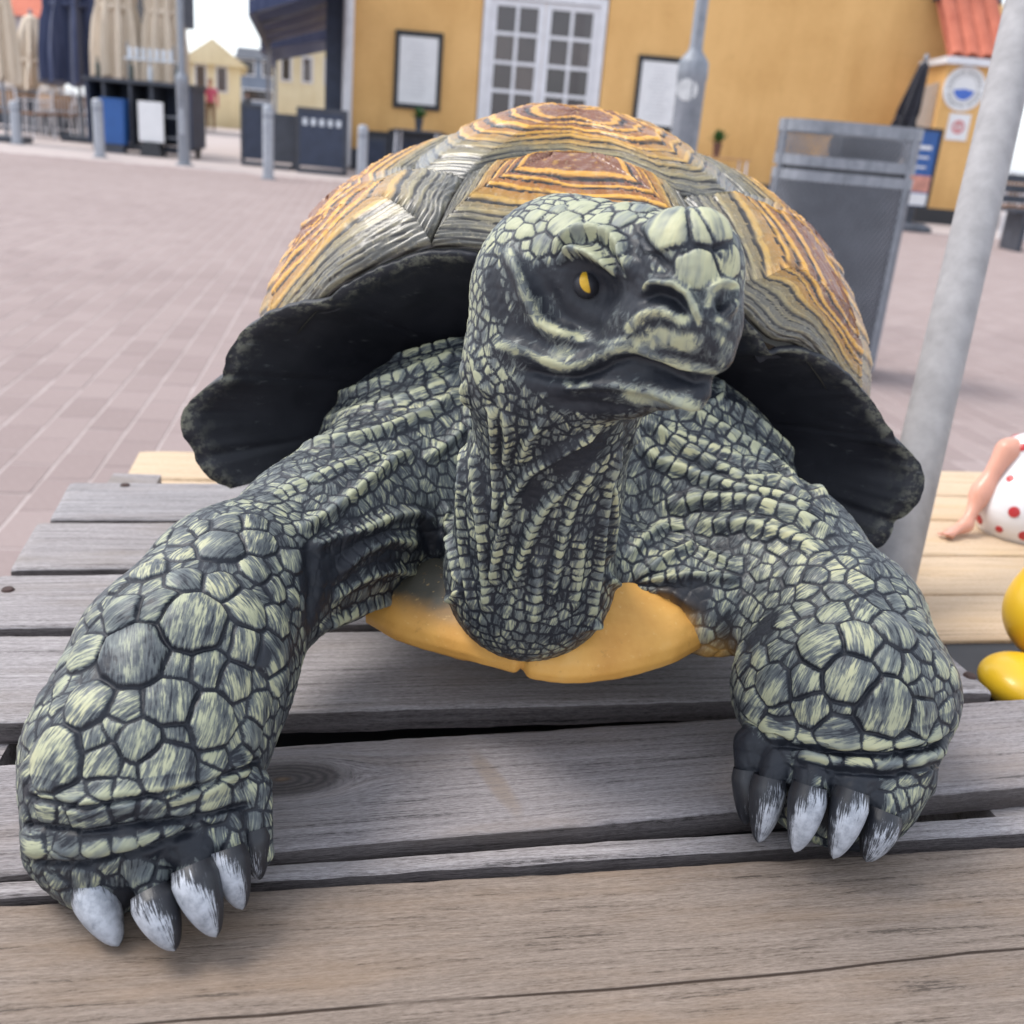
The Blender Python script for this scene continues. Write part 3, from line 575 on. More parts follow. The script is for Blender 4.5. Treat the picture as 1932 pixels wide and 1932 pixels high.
sy_ = cy + .35; rk = empty('glass_rack', (float(PY(285, 112, sy_)[0]), sy_, ch), 'hanging rack of pale glasses above the bar counter', 'glass rack'); rz_ = Zy(285, 114, sy_) - ch
MB().box((0, 0, rz_), (.80, .25, .03)).build('tray', M['clear'], rk)
for s in (-1, 1): MB().tube([(s * .38, 0, 0), (s * .38, 0, rz_ + .25)], .015, 6).build('upright', M['galvd'], rk)
for k in range(7): MB().lathe((-.34 + .11 * k, 0, rz_ + .016), [(.028, 0), (.034, .10), (.036, .16)], 10).build('glass', M['clear'], rk, True)
bprof = [(.036, 0), (.038, .02), (.038, .17), (.030, .21), (.013, .25), (.013, .30), (.016, .31)]
for k, (dx, lab) in enumerate(((-.75, 'dark bottle at the left end of the counter top'), (-.2, 'dark bottle on the middle of the counter top'), (.1, 'pale bottle on the counter top under the glass rack'), (.55, 'dark bottle near the right end of the counter top'))):
    o = MB().lathe((0, 0, 0), bprof, 12).build('bottle', M['clear' if k == 2 else 'bottle'], None, True, loc=(ct.location.x + dx, cy + .25, ch + .001)); tag(o, lab, 'bottle', 'bottles on the bar counter')
def kids(o): return [c for c in bpy.data.objects if c.parent == o]
def copy_tree(o, loc, rz, label):
    r = o.copy(); COL.objects.link(r); r.location = loc; r.rotation_euler = (0, 0, rz); r['label'] = label
    for ch_k in o.children:
        c = ch_k.copy(); COL.objects.link(c); c.parent = r
    return r
chair = empty('cafe_chair', (0, 0, 0), 'x', 'chair', 'white wire cafe chairs')
MB().box((0, 0, .44), (.42, .42, .05), bevel=.01).build('seat', M['brown'], chair); MB().box((0, .238, .66), (.34, .012, .26)).build('back_panel', M['tan'], chair)
m = MB()
for k in range(7): m.tube([(-.18 + .06 * k, .20, .47), (-.18 + .06 * k, .25, .86)], .008, 5)
m.tube([(-.20, .20, .46), (-.20, .25, .84), (-.15, .26, .90), (.15, .26, .90), (.20, .25, .84), (.20, .20, .46)], .013, 6); m.build('backrest', M['white'], chair)
for sx in (-1, 1):
    for s2 in (-1, 1): MB().tube([(sx * .18, s2 * .18, .44), (sx * .23, s2 * .23, 0)], .013, 6).build('leg', M['white'], chair)
    MB().tube([(sx * .21, -.16, .45), (sx * .24, -.18, .66), (sx * .24, .2, .68)], .012, 6).build('armrest', M['white'], chair)
chair_spots = [(12, 258, .4, 'white cafe chair at the left edge behind the first bollard'), (70, 262, -.5, 'white cafe chair just right of the first bollard'), (118, 262, .2, 'white cafe chair with brown seat nearest the bar counter'), (150, 258, 2.8, 'white cafe chair turned away beside the bar counter'), (52, 246, 2.6, 'white cafe chair behind the left cafe table'), (100, 244, 3.3, 'white cafe chair behind the right cafe table'), (20, 240, 1.2, 'white cafe chair furthest back on the left'), (142, 240, -1.6, 'white cafe chair furthest back by the navy parasol')]
for k, (px, pyb, rz, lab) in enumerate(chair_spots):
    p = PZ(px, pyb, 0)
    if k == 0: chair.location = p; chair.rotation_euler = (0, 0, rz); chair['label'] = lab
    else: copy_tree(chair, p, rz, lab)
for px, pyb, lab in ((1432, 345, 'white cafe chair before the yellow wall left of the litter bin'), (1462, 350, 'white cafe chair tucked in beside the litter bin')):
    p = PZ(px, pyb, 0); copy_tree(chair, (p[0], 15.5, 0), .3, lab)
def table(px, pyb, lab, top='tan', loc=None, grp='cafe tables on the square'):
    p = PZ(px, pyb, 0) if loc is None else loc; e = empty('cafe_table', (p[0], p[1], 0), lab, 'table', grp); MB().box((0, 0, .735), (.72, .72, .03), bevel=.006).build('tabletop', M[top], e)
    for sx in (-1, 1):
        for s2 in (-1, 1): MB().tube([(sx * .31, s2 * .31, .72), (sx * .33, s2 * .33, 0)], .016, 6).build('leg', M['white'], e)
    return e
table(38, 254, 'tan topped cafe table behind the first bollard'); table(92, 256, 'tan topped cafe table between the white chairs'); table(140, 250, 'brown cafe table beside the bar counter', 'brown')
table(0, 0, 'dark table with a small plant before the left menu case', 'dark', (X(790, 240, 17.2), 17.2, 0)); table(0, 0, 'tan cafe table below the thick lamp post', 'tan', (X(1365, 290, 16.5), 16.5, 0))
def plant(name, label, loc, h, r, pot='terracotta', n=60):
    e = empty(name, loc, label, 'potted plant', 'small potted plants on tables'); MB().lathe((0, 0, 0), [(r * .55, 0), (r * .75, h * .45), (r * .82, h * .45), (r * .82, h * .5)], 14).build('pot', M[pot], e, True); bm = bmesh.new()
    for k in range(n):
        a, el, L = random.uniform(0, 6.28), random.uniform(.3, 1.4), h * random.uniform(.3, .6); d = Vector((math.cos(a) * math.cos(el), math.sin(a) * math.cos(el), math.sin(el))); s_ = d.cross(Vector((0, 0, 1))).normalized() * L * .13; b = Vector((0, 0, h * .45)); m_ = b + d * L * .6
        bm.faces.new([bm.verts.new(v) for v in (b, m_ + s_, b + d * L, m_ - s_)])
    m = MB(); m.bm.free(); m.bm = bm; m.build('leaves', M['leaf'], e)
plant('potted_plant', 'small green plant on the dark table before the left menu case', (X(790, 240, 17.2), 17.2, .752), .36, .09, 'dark'); plant('potted_plant', 'small green plant in a brown pot below the lamp post', (X(1355, 265, 16.5), 16.5, .752), .40, .09)
# wall planters under the left menu case
for k, (pa, pb_) in enumerate(((738, 838), (690, 736))):
    xa, xb = X(pa, 280, 17.9), X(pb_, 280, 17.9); zt = Zy(780, 250 + 6 * k, 17.9); e = empty('planter_box', ((xa + xb) / 2, 17.9, 0), ('wide dark planter box before the yellow wall', 'narrow dark planter box at the corner of the yellow wall')[k], 'planter', 'dark planter boxes'); MB().box((0, 0, zt / 2), (xb - xa, .45, zt), bevel=.01).build('box', M['dark'], e); MB().box((0, 0, zt - .01), (xb - xa + .05, .50, .06)).build('rim', M['black'], e); MB().box((0, -.228, zt * .55), (xb - xa - .12, .012, zt * .5)).build('front_panel', M['navy'], e)
# people in the street, each one continuous body
def person(label, loc, h, top, legs, hair, rz=0.0, stride=.12):
    e = empty('person', loc, label, 'person', 'people walking down the street', rz); k = h / 1.7; V = lambda *p: np.array(p) * k; o = []
    C_ = lambda a, b, ra, rb, kk=.03: o.append(('+', ('c', V(*a), V(*b), ra * k, rb * k), kk))
    C_((0, 0, .95), (0, 0, 1.18), .145, .135, .05); C_((-.10, 0, 1.32), (.10, 0, 1.32), .10, .10, .06); C_((0, 0, 1.1), (0, 0, 1.32), .13, .13, .06); C_((0, 0, 1.40), (0, -.01, 1.52), .055, .05, .03)
    o.append(('+', ('e', V(0, -.015, 1.60), tuple(np.array((.078, .095, .112)) * k), None), .02)); C_((0, -.10, 1.59), (0, -.115, 1.575), .016, .012, .02)
    for s in (-1, 1):
        C_((s * .09, 0, .92), (s * .10, -s * stride * .5, .50), .088, .06, .04); C_((s * .10, -s * stride * .5, .50), (s * .10, -s * stride + .03, .08), .058, .042, .02); C_((s * .10, -s * stride + .03, .05), (s * .11, -s * stride - .14, .035), .045, .035, .02)
        C_((s * .19, 0, 1.36), (s * .245, s * stride * .3, 1.10), .052, .042, .04); C_((s * .245, s * stride * .3, 1.10), (s * .25, s * stride * .4 - .06, .85), .04, .032, .02); C_((s * .25, s * stride * .4 - .06, .84), (s * .25, s * stride * .4 - .08, .74), .035, .022, .02)
        for q in range(4): C_((s * .25 + (q - 1.5) * .004, s * stride * .4 - .11 + q * .018, .76), (s * .245, s * stride * .4 - .10 + q * .016, .675), .009, .007, .004)
    v, f = surface_nets(o, V(-.42, -.42, -.02), V(.42, .42, 1.78), .014 * k); me = mesh_np('body', v, f, M['skinp']); z = v[f].mean(1)[:, 2] / k; ax = np.abs(v[f].mean(1)[:, 0]) / k
    for mm in (top, legs, 'black'): me.materials.append(M[mm])
    me.polygons.foreach_set('material_index', np.where(z < .09, 3, np.where((z < .95) & (ax < .19), 2, np.where((z < 1.42) & (z > .88), 1, 0))).astype(np.int32)); link('body', me, e)
    ho = [('+', ('e', V(0, .012, 1.645), tuple(np.array((.088, .098, .092)) * k), None), .02), ('+', ('c', V(0, .07, 1.6), V(0, .085, 1.47), .05 * k, .035 * k), .03)]; v, f = surface_nets(ho, V(-.2, -.1, 1.35), V(.2, .25, 1.8), .012 * k); link('hair', mesh_np('hair', v, f, M[hair]), e)
M['pink'] = plain('pink_top', (.55, .10, .16), .8); M['pale'] = plain('pale_top', (.55, .56, .60), .8)
p = PZ(398, 246, 0); person('person in a pink top and brown trousers walking up the street', (p[0], p[1], 0), 1.72, 'pink', 'brown', 'brown', .3)
p = PZ(432, 240, 0); person('person in a white top and dark trousers walking further off', (p[0], p[1], 0), 1.65, 'pale', 'navy', 'black', -.4)
p = PZ(466, 236, 0); person('person in dark clothes just above the narrow wind screen', (p[0], p[1], 0), 1.7, 'dark', 'navy', 'black', 2.8)
# ------------------------------------------------------------------ litter bin
by_ = 4.25; tz = Zy(1610, 232, by_); lbx = X(1612, 240, by_); bn = empty('litter_bin', (lbx + .022, by_ + .14, 0), 'grey wire mesh litter bin standing right of the tortoise', 'litter bin')
def oval(a, sx=.268, sy=.19, p=3.2):
    c, s = math.cos(a), math.sin(a); return sx * math.copysign(abs(c) ** (2 / p), c), sy * math.copysign(abs(s) ** (2 / p), s)
def oring(z0, z1, gx, gy, t=.012):
    m = MB(); bm = m.bm; n = 64; R_ = [[bm.verts.new((*oval(2 * math.pi * k / n, gx - q, gy - q), z)) for k in range(n)] for q, z in ((0, z0), (0, z1), (t, z1), (t, z0))]
    for a in range(4):
        for k in range(n): bm.faces.new((R_[a][k], R_[a][(k + 1) % n], R_[(a + 1) % 4][(k + 1) % n], R_[(a + 1) % 4][k]))
    return m
oring(tz - .045, tz, .271, .193).build('top_rim', M['galvd'], bn, True); oring(tz - .17, tz - .13, .269, .191).build('middle_band', M['galvd'], bn, True); oring(tz - .225, tz - .185, .269, .191).build('lower_band', M['galvd'], bn, True); oring(.04, .09, .269, .191).build('foot_band', M['galvd'], bn, True)
def wires(z0, z1, pitch, rw):
    m = MB(); bm = m.bm; ns, per = 180, 0.0; aa = np.linspace(0, 2 * math.pi, ns + 1); pts = np.array([oval(a, .266, .188) for a in aa]); s = np.concatenate([[0], np.cumsum(np.linalg.norm(np.diff(pts, axis=0), axis=1))]); L = s[-1]; H = z1 - z0; cnt = int(L / pitch); pitch = L / cnt
    for dr in (1, -1):
        for k in range(cnt):
            q = []; n = max(6, int(H / .022))
            for i in range(n + 1):
                u = (k * pitch + dr * H * .62 * i / n) % L; q.append((np.interp(u, s, pts[:, 0]), np.interp(u, s, pts[:, 1]), z0 + H * i / n))
            m.tube(q, rw, 3, False)
    return m
wires(.09, tz - .225, .020, .0030).build('mesh_body', M['mesh'], bn); wires(tz - .13, tz - .045, .018, .0022).build('mesh_collar', M['mesh'], bn); oring(.05, tz - .135, .255, .178, .006).build('liner', plain('grey_liner', (.05, .052, .062), .5, .3, 12), bn, True)
for a in (-.80, -2.98, .5, 2.4):
    x, y_ = oval(a, .267, .189); MB().box((x, y_, tz / 2), (.020, .020, tz - .002), bevel=.003).build('corner_post', M['galvd'], bn)
MB().box((0, 0, .03), (.44, .30, .05)).build('base', M['galvd'], bn); MB().box((.085, .04, tz - .09), (.26, .20, .10), bevel=.04).build('bag', M['black'], bn, True)
# ------------------------------------------------------------------ fence, A-board, grey bench at the right
fx0, fx1 = X(1722, 190, 17.9), X(1786, 190, 17.9); fz = Zy(1755, 158, 17.9); fe = empty('board_fence', ((fx0 + fx1) / 2, 17.9, 0), 'short pale board fence between the black parasol and the booth', 'fence'); nb = 6
for k in range(nb):
    w_ = (fx1 - fx0) / nb; zz = fz + .22 * (k / nb - .4); MB().box((-(fx1 - fx0) / 2 + w_ * (k + .5), 0, zz / 2), (w_ - .012, .03, zz)).build('board', M['beige'], fe)
for z in (.4, fz - .3): MB().box((0, .035, z), (fx1 - fx0, .035, .08)).build('rail', M['beige'], fe)
ay = 15.2; ab = empty('advertising_board', (X(1733, 320, ay), ay, 0), 'blue and white advertising board on a dark foot behind the bin', 'sign'); aw = .50; az0, az1 = Zy(1735, 395, ay), Zy(1742, 240, ay)
ab.rotation_euler = (0, 0, .35); MB().box((-aw / 2, 0, (az0 + az1) / 2), (.04, .05, az1 - az0)).box((aw / 2, 0, (az0 + az1) / 2), (.04, .05, az1 - az0)).box((0, 0, az1 - .02), (aw - .04, .05, .04)).box((0, 0, az0 + .02), (aw - .04, .05, .04)).build('frame', M['black'], ab)
hz_ = az1 - az0 - .08; tt = MB()
MB().box((0, 0, (az0 + az1) / 2), (aw - .04, .02, hz_)).build('sheet', M['blue'], ab); MB().box((0, -.013, az0 + .04 + hz_ * .30), (aw - .05, .004, hz_ * .22)).build('photo_print', plain('salmon_print', (.55, .25, .19), .6, .3, 12), ab); MB().box((0, -.013, az0 + .04 + hz_ * .09), (aw - .05, .004, hz_ * .16)).build('pale_strip', M['paper'], ab)
for k in range(3): tt.box((-.02 + .01 * k, -.0125, az0 + hz_ * (.82 - .13 * k)), (aw * (.62 - .1 * k), .004, .05 if k == 0 else .025))
tag(tt.build('lettering', M['paper'], ab), kind='stuff'); MB().lathe((0, 0, 0), [(.34, 0), (.34, .05), (.24, .11)], 24).box((0, 0, (.11 + az0) / 2), (.10, .08, az0 - .10)).build('foot', M['dark'], ab)
gx = X(1950, 350, 13); gb = empty('grey_bench', (gx + .5, 13, 0), 'dark grey slatted bench at the far right edge', 'bench'); hb_ = Zy(1930, 330, 13)
for k in range(4): MB().box((0, .12 * k - .18, .46), (1.5, .10, .04)).build('seat_slat', M['dark'], gb)
for k in range(3): MB().box((0, .28, .58 + .12 * k), (1.5, .03, .09)).build('back_slat', M['dark'], gb)
for s in (-1, 1): MB().box((s * .6, 0, .22), (.06, .5, .44)).build('leg', M['dark'], gb)
# ------------------------------------------------------------------ tilted pole, pine table, figurine, duck
a, b = P(1690, 1060, .93), P(1916, 90, 1.06); dv = (b - a) / np.linalg.norm(b - a); s0, s1 = a - dv * (a[2] / dv[2]), a + dv * ((2.3 - a[2]) / dv[2])
po = empty('parasol_pole', tuple(s0), 'leaning weathered grey pole rising behind the tortoise on the right', 'pole'); MB().tube([tuple(s0 - s0 + dv * t) for t in np.linspace(.012, np.linalg.norm(s1 - s0), 24)], .0208, 28).build('shaft', M['pole'], po, True); MB().lathe((0, 0, 0), [(.16, 0), (.16, .03), (.05, .05)], 28).build('foot', M['galvd'], po, True); MB().tube([tuple(dv * (t_ / dv[2])) for t_ in (2.29, 2.33)], .027, 20).build('cap', M['galvd'], po, True)
# ------------------------------------------------------------------ weathered plank table and the pine table behind it
PSI = R(9.5); E1 = np.array((math.cos(PSI), math.sin(PSI))); E2 = np.array((-math.sin(PSI), math.cos(PSI)))
def plank_mesh(L, w0, w1, th, mat, seed, nx=150, ny=16, wear=.0014, shade_mat=None):
    """x along the board, y across (w0 at the left end, w1 at the right), top at z = 0; worn edges, slight cup and bow"""
    r = np.random.default_rng(seed); x = np.linspace(-L / 2, L / 2, nx); y = np.concatenate([[-.5, -.492, -.475], np.linspace(-.44, .44, ny - 6), [.475, .492, .5]]); V = []
    e0 = np.array([noise.noise(Vector((a * 9, seed, 0))) * 1.0 + noise.noise(Vector((a * 60, seed, 3))) * .6 + noise.noise(Vector((a * 240, seed, 5))) * .35 for a in x]) * wear
    e1 = np.array([noise.noise(Vector((a * 9, seed, 10))) * 1.0 + noise.noise(Vector((a * 60, seed, 13))) * .6 + noise.noise(Vector((a * 240, seed, 15))) * .35 for a in x]) * wear
    for i, a in enumerate(x):
        w = w0 + (w1 - w0) * (a / L + .5)
        for q in y:
            yy = q * w + (e0[i] if q < 0 else e1[i]) * min(1, max(0, (abs(q) - .3) / .2)); d = min(q + .5, .5 - q) * w; z = -.0022 * math.exp(-d / .0016) + noise.noise(Vector((a * 8, yy * 25, seed))) * .0005 - min(0.0, .0) + noise.noise(Vector((a * 26, yy * 320, seed))) * .00035
            if i in (0, nx - 1): z -= .001
            V.append((a, yy, z))
    V = np.array(V); n = len(y); top = len(V); idx = lambda i, j: i * n + j
    B = V.copy(); B[:, 2] = -th + .0004 * np.sin(B[:, 0] * 90); V = np.vstack([V, B]); f = []
    for i in range(nx - 1):
        for j in range(n - 1): f.append((idx(i, j), idx(i + 1, j), idx(i + 1, j + 1), idx(i, j + 1)))
        f.append((idx(i, 0), top + idx(i, 0), top + idx(i + 1, 0), idx(i + 1, 0))); f.append((idx(i, n - 1), idx(i + 1, n - 1), top + idx(i + 1, n - 1), top + idx(i, n - 1))); f.append((top + idx(i, 0), top + idx(i, n - 1), top + idx(i + 1, n - 1), top + idx(i + 1, 0)))
    for j in range(n - 1): f.append((idx(0, j), idx(0, j + 1), top + idx(0, j + 1), top + idx(0, j))); f.append((idx(nx - 1, j), top + idx(nx - 1, j), top + idx(nx - 1, j + 1), idx(nx - 1, j + 1)))
    me = mesh_np('plank', V, np.array(f), mat); me.set_sharp_from_angle(angle=R(50))
    if shade_mat: me.materials.append(shade_mat); nz_ = np.zeros(len(me.polygons) * 3, np.float32); me.polygons.foreach_get('normal', nz_); me.polygons.foreach_set('material_index', (np.abs(nz_[2::3]) < .5).astype(np.int32))  # side faces take the darker wood, their shade painted in
    return me
G1, G2 = (.205, .184, .184), (.44, .408, .412)
wg = wood_mat('grey_weathered_wood', G1, G2, (.22, .185, .16)); wsh = wood_mat('shaded_sawn_edge', (.075, .064, .064), (.17, .148, .147), (.10, .08, .07)); wg1 = wood_mat('grey_wood_red_stain', (.20, .185, .19), (.42, .40, .41), (.30, .26, .25), stain=(-.10, .0, .11, .022, (.33, .16, .15)))  # sawn-edge wood: shade between the planks put into a darker colour
wk = wood_mat('grey_wood_with_knot', (.17, .152, .155), (.365, .335, .34), (.25, .205, .18), knot=(-.212, .012), stain=(-.10, -.005, .007, .034, (.21, .15, .10), .9)); wb = wood_mat('brown_weathered_wood', (.165, .128, .104), (.30, .242, .203), (.24, .165, .11), 1.8, crack=(-.012, .0, ))
tb = empty('plank_table', (*(E1 * .1 + E2 * .62), 0), 'low table of weathered grey planks under the tortoise statue', 'table'); TLX, TLY = tb.location.x, tb.location.y; planks = []
for k, (a0, b0, a1, b1, ea, eb, mt, dz) in enumerate(((.250, .374, .288, .406, -.42, .78, wb, .0015), (.3865, .3890, .424, .437, -.42, .78, wg, -.003), (.3898, .478, .461, .551, -.42, .78, wk, 0.0), (.524, .627, .562, .662, -.25, .434, wg, 0.0), (.640, .722, .675, .775, -.25, .434, wg, 0.0), (.732, .826, .785, .875, -.25, .436, wg, .0005), (.834, .927, .885, .985, -.25, .433, wg1, 0.0))):
    t0, t1 = (ea + .25) / .70, (eb + .25) / .70; L4 = lambda a, b, t: a + (b - a) * t
    j0, j1, k0, k1 = L4(a0, a1, t0), L4(a0, a1, t1), L4(b0, b1, t0), L4(b0, b1, t1); p0 = E1 * ea + E2 * (j0 + k0) / 2; p1 = E1 * eb + E2 * (j1 + k1) / 2; c = (p0 + p1) / 2; d = p1 - p0
    if k == 1: j0, k0 = .372, .3768
    w0, w1 = max(.008, k0 - j0), k1 - j1; me = plank_mesh(np.linalg.norm(d), w0, w1, .0155, mt, k + 3, 150 if k > 2 else 230, 18, shade_mat=wsh)
    o = link('plank', me, tb, (c[0] - TLX, c[1] - TLY, TZ + dz - .0006)); o.rotation_euler = (0, 0, math.atan2(d[1], d[0])); planks.append((o, c, math.atan2(d[1], d[0]), np.linalg.norm(d)))
for e in (-.21, .395):                                  # cross battens and legs
    c = E1 * e + E2 * .62; MB().box((c[0] - TLX, c[1] - TLY, TZ - .0165 - .03), (.045, .76, .06), PSI).build('batten', wg, tb)
    for q in (.30, .93): c2 = E1 * e + E2 * q; MB().box((c2[0] - TLX, c2[1] - TLY, (TZ - .078) / 2), (.05, .05, TZ - .078), PSI).build('leg', wg, tb)
c = E1 * .1 + E2 * .60; MB().box((c[0] - TLX, c[1] - TLY, TZ - .13), (.62, .62, .02), PSI).build('gap_dark_board', M['black'], tb)  # added black board that keeps the gaps between planks dark
for e, w_ in ((.285, .62), (.925, .62)): c = E1 * .1 + E2 * e; MB().box((c[0] - TLX, c[1] - TLY, TZ - .085), (w_, .018, .10), PSI).build('light_skirt', wg, tb)  # added boards closing off light under the planks
for o, px, py in ((planks[3][0], 1774, 1218), (planks[3][0], 1830, 1274), (planks[6][0], 236, 915), (planks[4][0], 15, 1112)):
    q = PZ(px, py, TZ); lc = Matrix.LocRotScale(o.location + tb.location, o.rotation_euler, None).inverted() @ Vector((q[0], q[1], TZ)); link('nail', MB().lathe((0, 0, -.004), [(.0042, 0), (.0046, .004), (.0035, .0056), (.001, .006)], 14).mesh('nail', M['rust'], True), o, (lc.x, lc.y, .0))
# pine table
PZT = .468; pa, pb_ = PZ(265, 848, PZT), PZ(1800, 887, PZT); pdir = (pb_ - pa)[:2]; pdir /= np.linalg.norm(pdir); pn = np.array((-pdir[1], pdir[0])); yaw = math.atan2(pdir[1], pdir[0]); le = float(pa[:2] @ pdir)
wp = wood_mat('fresh_pine', (.52, .38, .25), (.66, .52, .38), (.58, .40, .22), .6); wp2 = wood_mat('fresh_pine_teal_smear', (.52, .38, .25), (.66, .52, .38), (.58, .40, .22), .6, stain=(.46, .0, .018, .05, (.36, .46, .46), 1.6))
pt = empty('pine_table', (*(pdir * (le + .55) + pn * float(pa[:2] @ pn)), 0), 'pale new pine plank table behind the grey one', 'table'); eds = [float(PZ(1800, y, PZT)[:2] @ pn) for y in (1208, 1120, 1047, 980, 934, 887)]; Lp = 1.5
for k in range(5):
    c = pdir * (le + Lp / 2) + pn * (eds[k] + eds[k + 1]) / 2; o = link('plank', plank_mesh(Lp, eds[k + 1] - eds[k] - .004, eds[k + 1] - eds[k] - .004, .024, wp2 if k == 1 else wp, 20 + k, 60, 12, .0006), pt, (c[0] - pt.location.x, c[1] - pt.location.y, PZT)); o.rotation_euler = (0, 0, yaw)
for e in (.12, .75, 1.38):
    c = pdir * (le + e) + pn * (eds[0] + eds[-1]) / 2; MB().box((c[0] - pt.location.x, c[1] - pt.location.y, PZT - .0605), (.06, eds[-1] - eds[0] - .04, .07), yaw).build('batten', wp, pt)
    for q in (.05, .45): c2 = pdir * (le + e) + pn * (eds[0] + q); MB().box((c2[0] - pt.location.x, c2[1] - pt.location.y, (PZT - .097) / 2), (.06, .06, PZT - .097), yaw).build('leg', wp, pt)
# seated figurine in a spotted dress
fb = PZ(1938, 1035, PZT); fD = float((fb - CAM) @ FWD) + .0; mpx = fD / F; fg = empty('seated_figurine', (fb[0], fb[1] + .04, PZT), 'seated figurine in a white dress with red spots on the pine table', 'figurine'); fo = Vector((fb[0], fb[1] + .04, PZT))
fx = lambda px, py, dd=0.0: P(px, py, fD + .04 + dd)
def net(name, ops_, h, mat, par, sub=1):
    lo = np.min([prim_box(q[1], .01)[0] for q in ops_], 0); hi = np.max([prim_box(q[1], .01)[1] for q in ops_], 0); v, f = surface_nets(ops_, lo, hi, h); v = reproject(ops_, v)
    for _ in range(sub): v, f = subdivide(v, f); v = reproject(ops_, v)
    return link(name, mesh_np(name, v, f, mat), par, world=True)
ds = NT('spotted_glaze', .18, .5); vz = ds.n('TexVoronoi', {'Vector': ds.coord(), 'Scale': 52.0, 'Randomness': .8}).outputs; ds.set('Base Color', ds.ramp(vz['Distance'], [(0, (.72, .71, .73)), (1, (.76, .75, .77))])); ds.set('Coat Weight', .4)
A_ = lambda a, b, ra, rb, k=.02: ('+', ('c', a, b, ra * mpx, rb * mpx), k)
net('dress', [('+', ('e', fx(1950, 968), tuple(np.array((112, 90, 78)) * mpx), None), .02), A_(fx(1945, 930), fx(1935, 860), 72, 44, .03), A_(fx(1900, 868), fx(1888, 852), 13, 11, .012)], .006, ds.m, fg)
dmesh = bpy.data.objects[[o.name for o in bpy.data.objects if o.name.startswith('dress')][-1]].data; dco = np.array([v.co for v in dmesh.vertices]); dno = np.array([v.normal for v in dmesh.vertices]); cand_ = rng.permutation(len(dco)); taken = []; spotm = plain('red_spot_glaze', (.46, .045, .05), .25, .1)
smesh = MB().lathe((0, 0, -.001), [(.0062, 0), (.0060, .0014), (.0045, .0019), (.0015, .0021)], 14).mesh('spot', spotm, True)
for i in cand_:
    if dco[i][2] < PZT + .012 or any(np.linalg.norm(dco[i] - dco[j]) < .026 for j in taken): continue
    taken.append(i); o = link('spot', smesh, fg); o.rotation_mode = 'QUATERNION'; o.rotation_quaternion = Vector(dno[i]).to_track_quat('Z', 'Y'); o.location = Vector(dco[i]) - fg.location; k_ = rng.uniform(.55, 1.15); o.scale = (k_, k_, 1)
gl = plain('glazed_skin', (.60, .30, .22), .3, .08)
sk = [A_(fx(1975, 855), fx(1998, 800), 34, 22), A_(fx(1914, 852), fx(1985, 846), 25, 30, .02), A_(fx(1898, 850, -.01), fx(1852, 930, -.01), 19, 14), A_(fx(1852, 930, -.01), fx(1822, 990, -.02), 14, 11), A_(fx(1822, 992, -.02), fx(1795, 1004, -.025), 12, 9, .008), A_(fx(1975, 850, -.01), fx(2025, 930, -.01), 19, 14), A_(fx(2025, 930, -.01), fx(2050, 995, -.02), 14, 11), A_(fx(2050, 997, -.02), fx(2070, 1006, -.03), 12, 9, .008), ('+', ('e', fx(2015, 740), tuple(np.array((42, 46, 52)) * mpx), None), .015), A_(fx(2012, 742, -.023), fx(2011, 748, -.03), 6, 5, .006)]
for q in range(4): sk.append(A_(fx(1796, 999 + q * 3, -.026 - q * .004), fx(1770 + q * 3, 1006 + q * 2, -.028 - q * .005), 4.2, 3.2, .004)); sk.append(A_(fx(2070, 1001 + q * 3, -.03), fx(2092 - q * 2, 1006 + q * 2, -.032 - q * .004), 4.2, 3.2, .004))
sk.append(A_(fx(1808, 1000, -.03), fx(1796, 1013, -.036), 4.5, 3.5, .004)); net('body', sk, .0045, gl, fg); net('hair', [('+', ('e', fx(2018, 722, .006), tuple(np.array((47, 50, 48)) * mpx), None), .01), A_(fx(2045, 690, .02), fx(2055, 670, .02), 18, 18)], .006, M['brown'], fg)
# yellow duck on a low black crate past the end of the planks
dk0 = P(1925, 1300, .80); cr = empty('black_crate', (dk0[0] + .06, dk0[1] + .03, 0), 'low black crate under the yellow duck', 'crate'); czt = dk0[2] - .012
MB().box((0, 0, czt - .01), (.26, .24, .02)).build('lid', M['black'], cr)
for s in (-1, 1): MB().box((s * .115, 0, (czt - .02) / 2), (.02, .24, czt - .0205)).build('side', M['black'], cr); MB().box((0, s * .11, (czt - .02) / 2), (.208, .018, czt - .0205)).build('side', M['black'], cr)
dkp = NT('glossy_yellow', .34, .4); dkp.set('Base Color', dkp.ramp(dkp.noise(dkp.coord(), 20, 3), [(.3, (.84, .50, .02)), (.7, (.88, .56, .03))])); dkp.set('Coat Weight', .15); mp = .80 / F
dk = empty('duck_ornament', (dk0[0] + .03, dk0[1] + .03, czt), 'glossy yellow duck ornament cut off at the right edge', 'duck ornament'); q_ = lambda px, py, dd=0.0: P(px, py, .80 + dd)
net('body', [('+', ('e', q_(2004, 1165, .04), tuple(np.array((108, 112, 98)) * mp), None), .02), A_(q_(2040, 1120, .03), q_(2060, 1000, .03), 60, 60, .03), ('+', ('e', q_(2055, 960, .03), tuple(np.array((78, 78, 75)) * mp), None), .03)], .006, dkp.m, dk)
def foot(px): 
    return [('+', ('e', q_(px + 20, 1288, .0), tuple(np.array((84, 90, 46)) * mp), None), .01)]
net('foot', foot(1915), .004, dkp.m, dk); net('foot', foot(2050), .004, dkp.m, dk); net('beak', [('+', ('e', q_(1985, 975, -.0), tuple(np.array((34, 22, 12)) * mp), None), .01)], .004, plain('orange_glaze', (.75, .22, .02), .25), dk)
print('setting', round(time.time() - T0, 1))
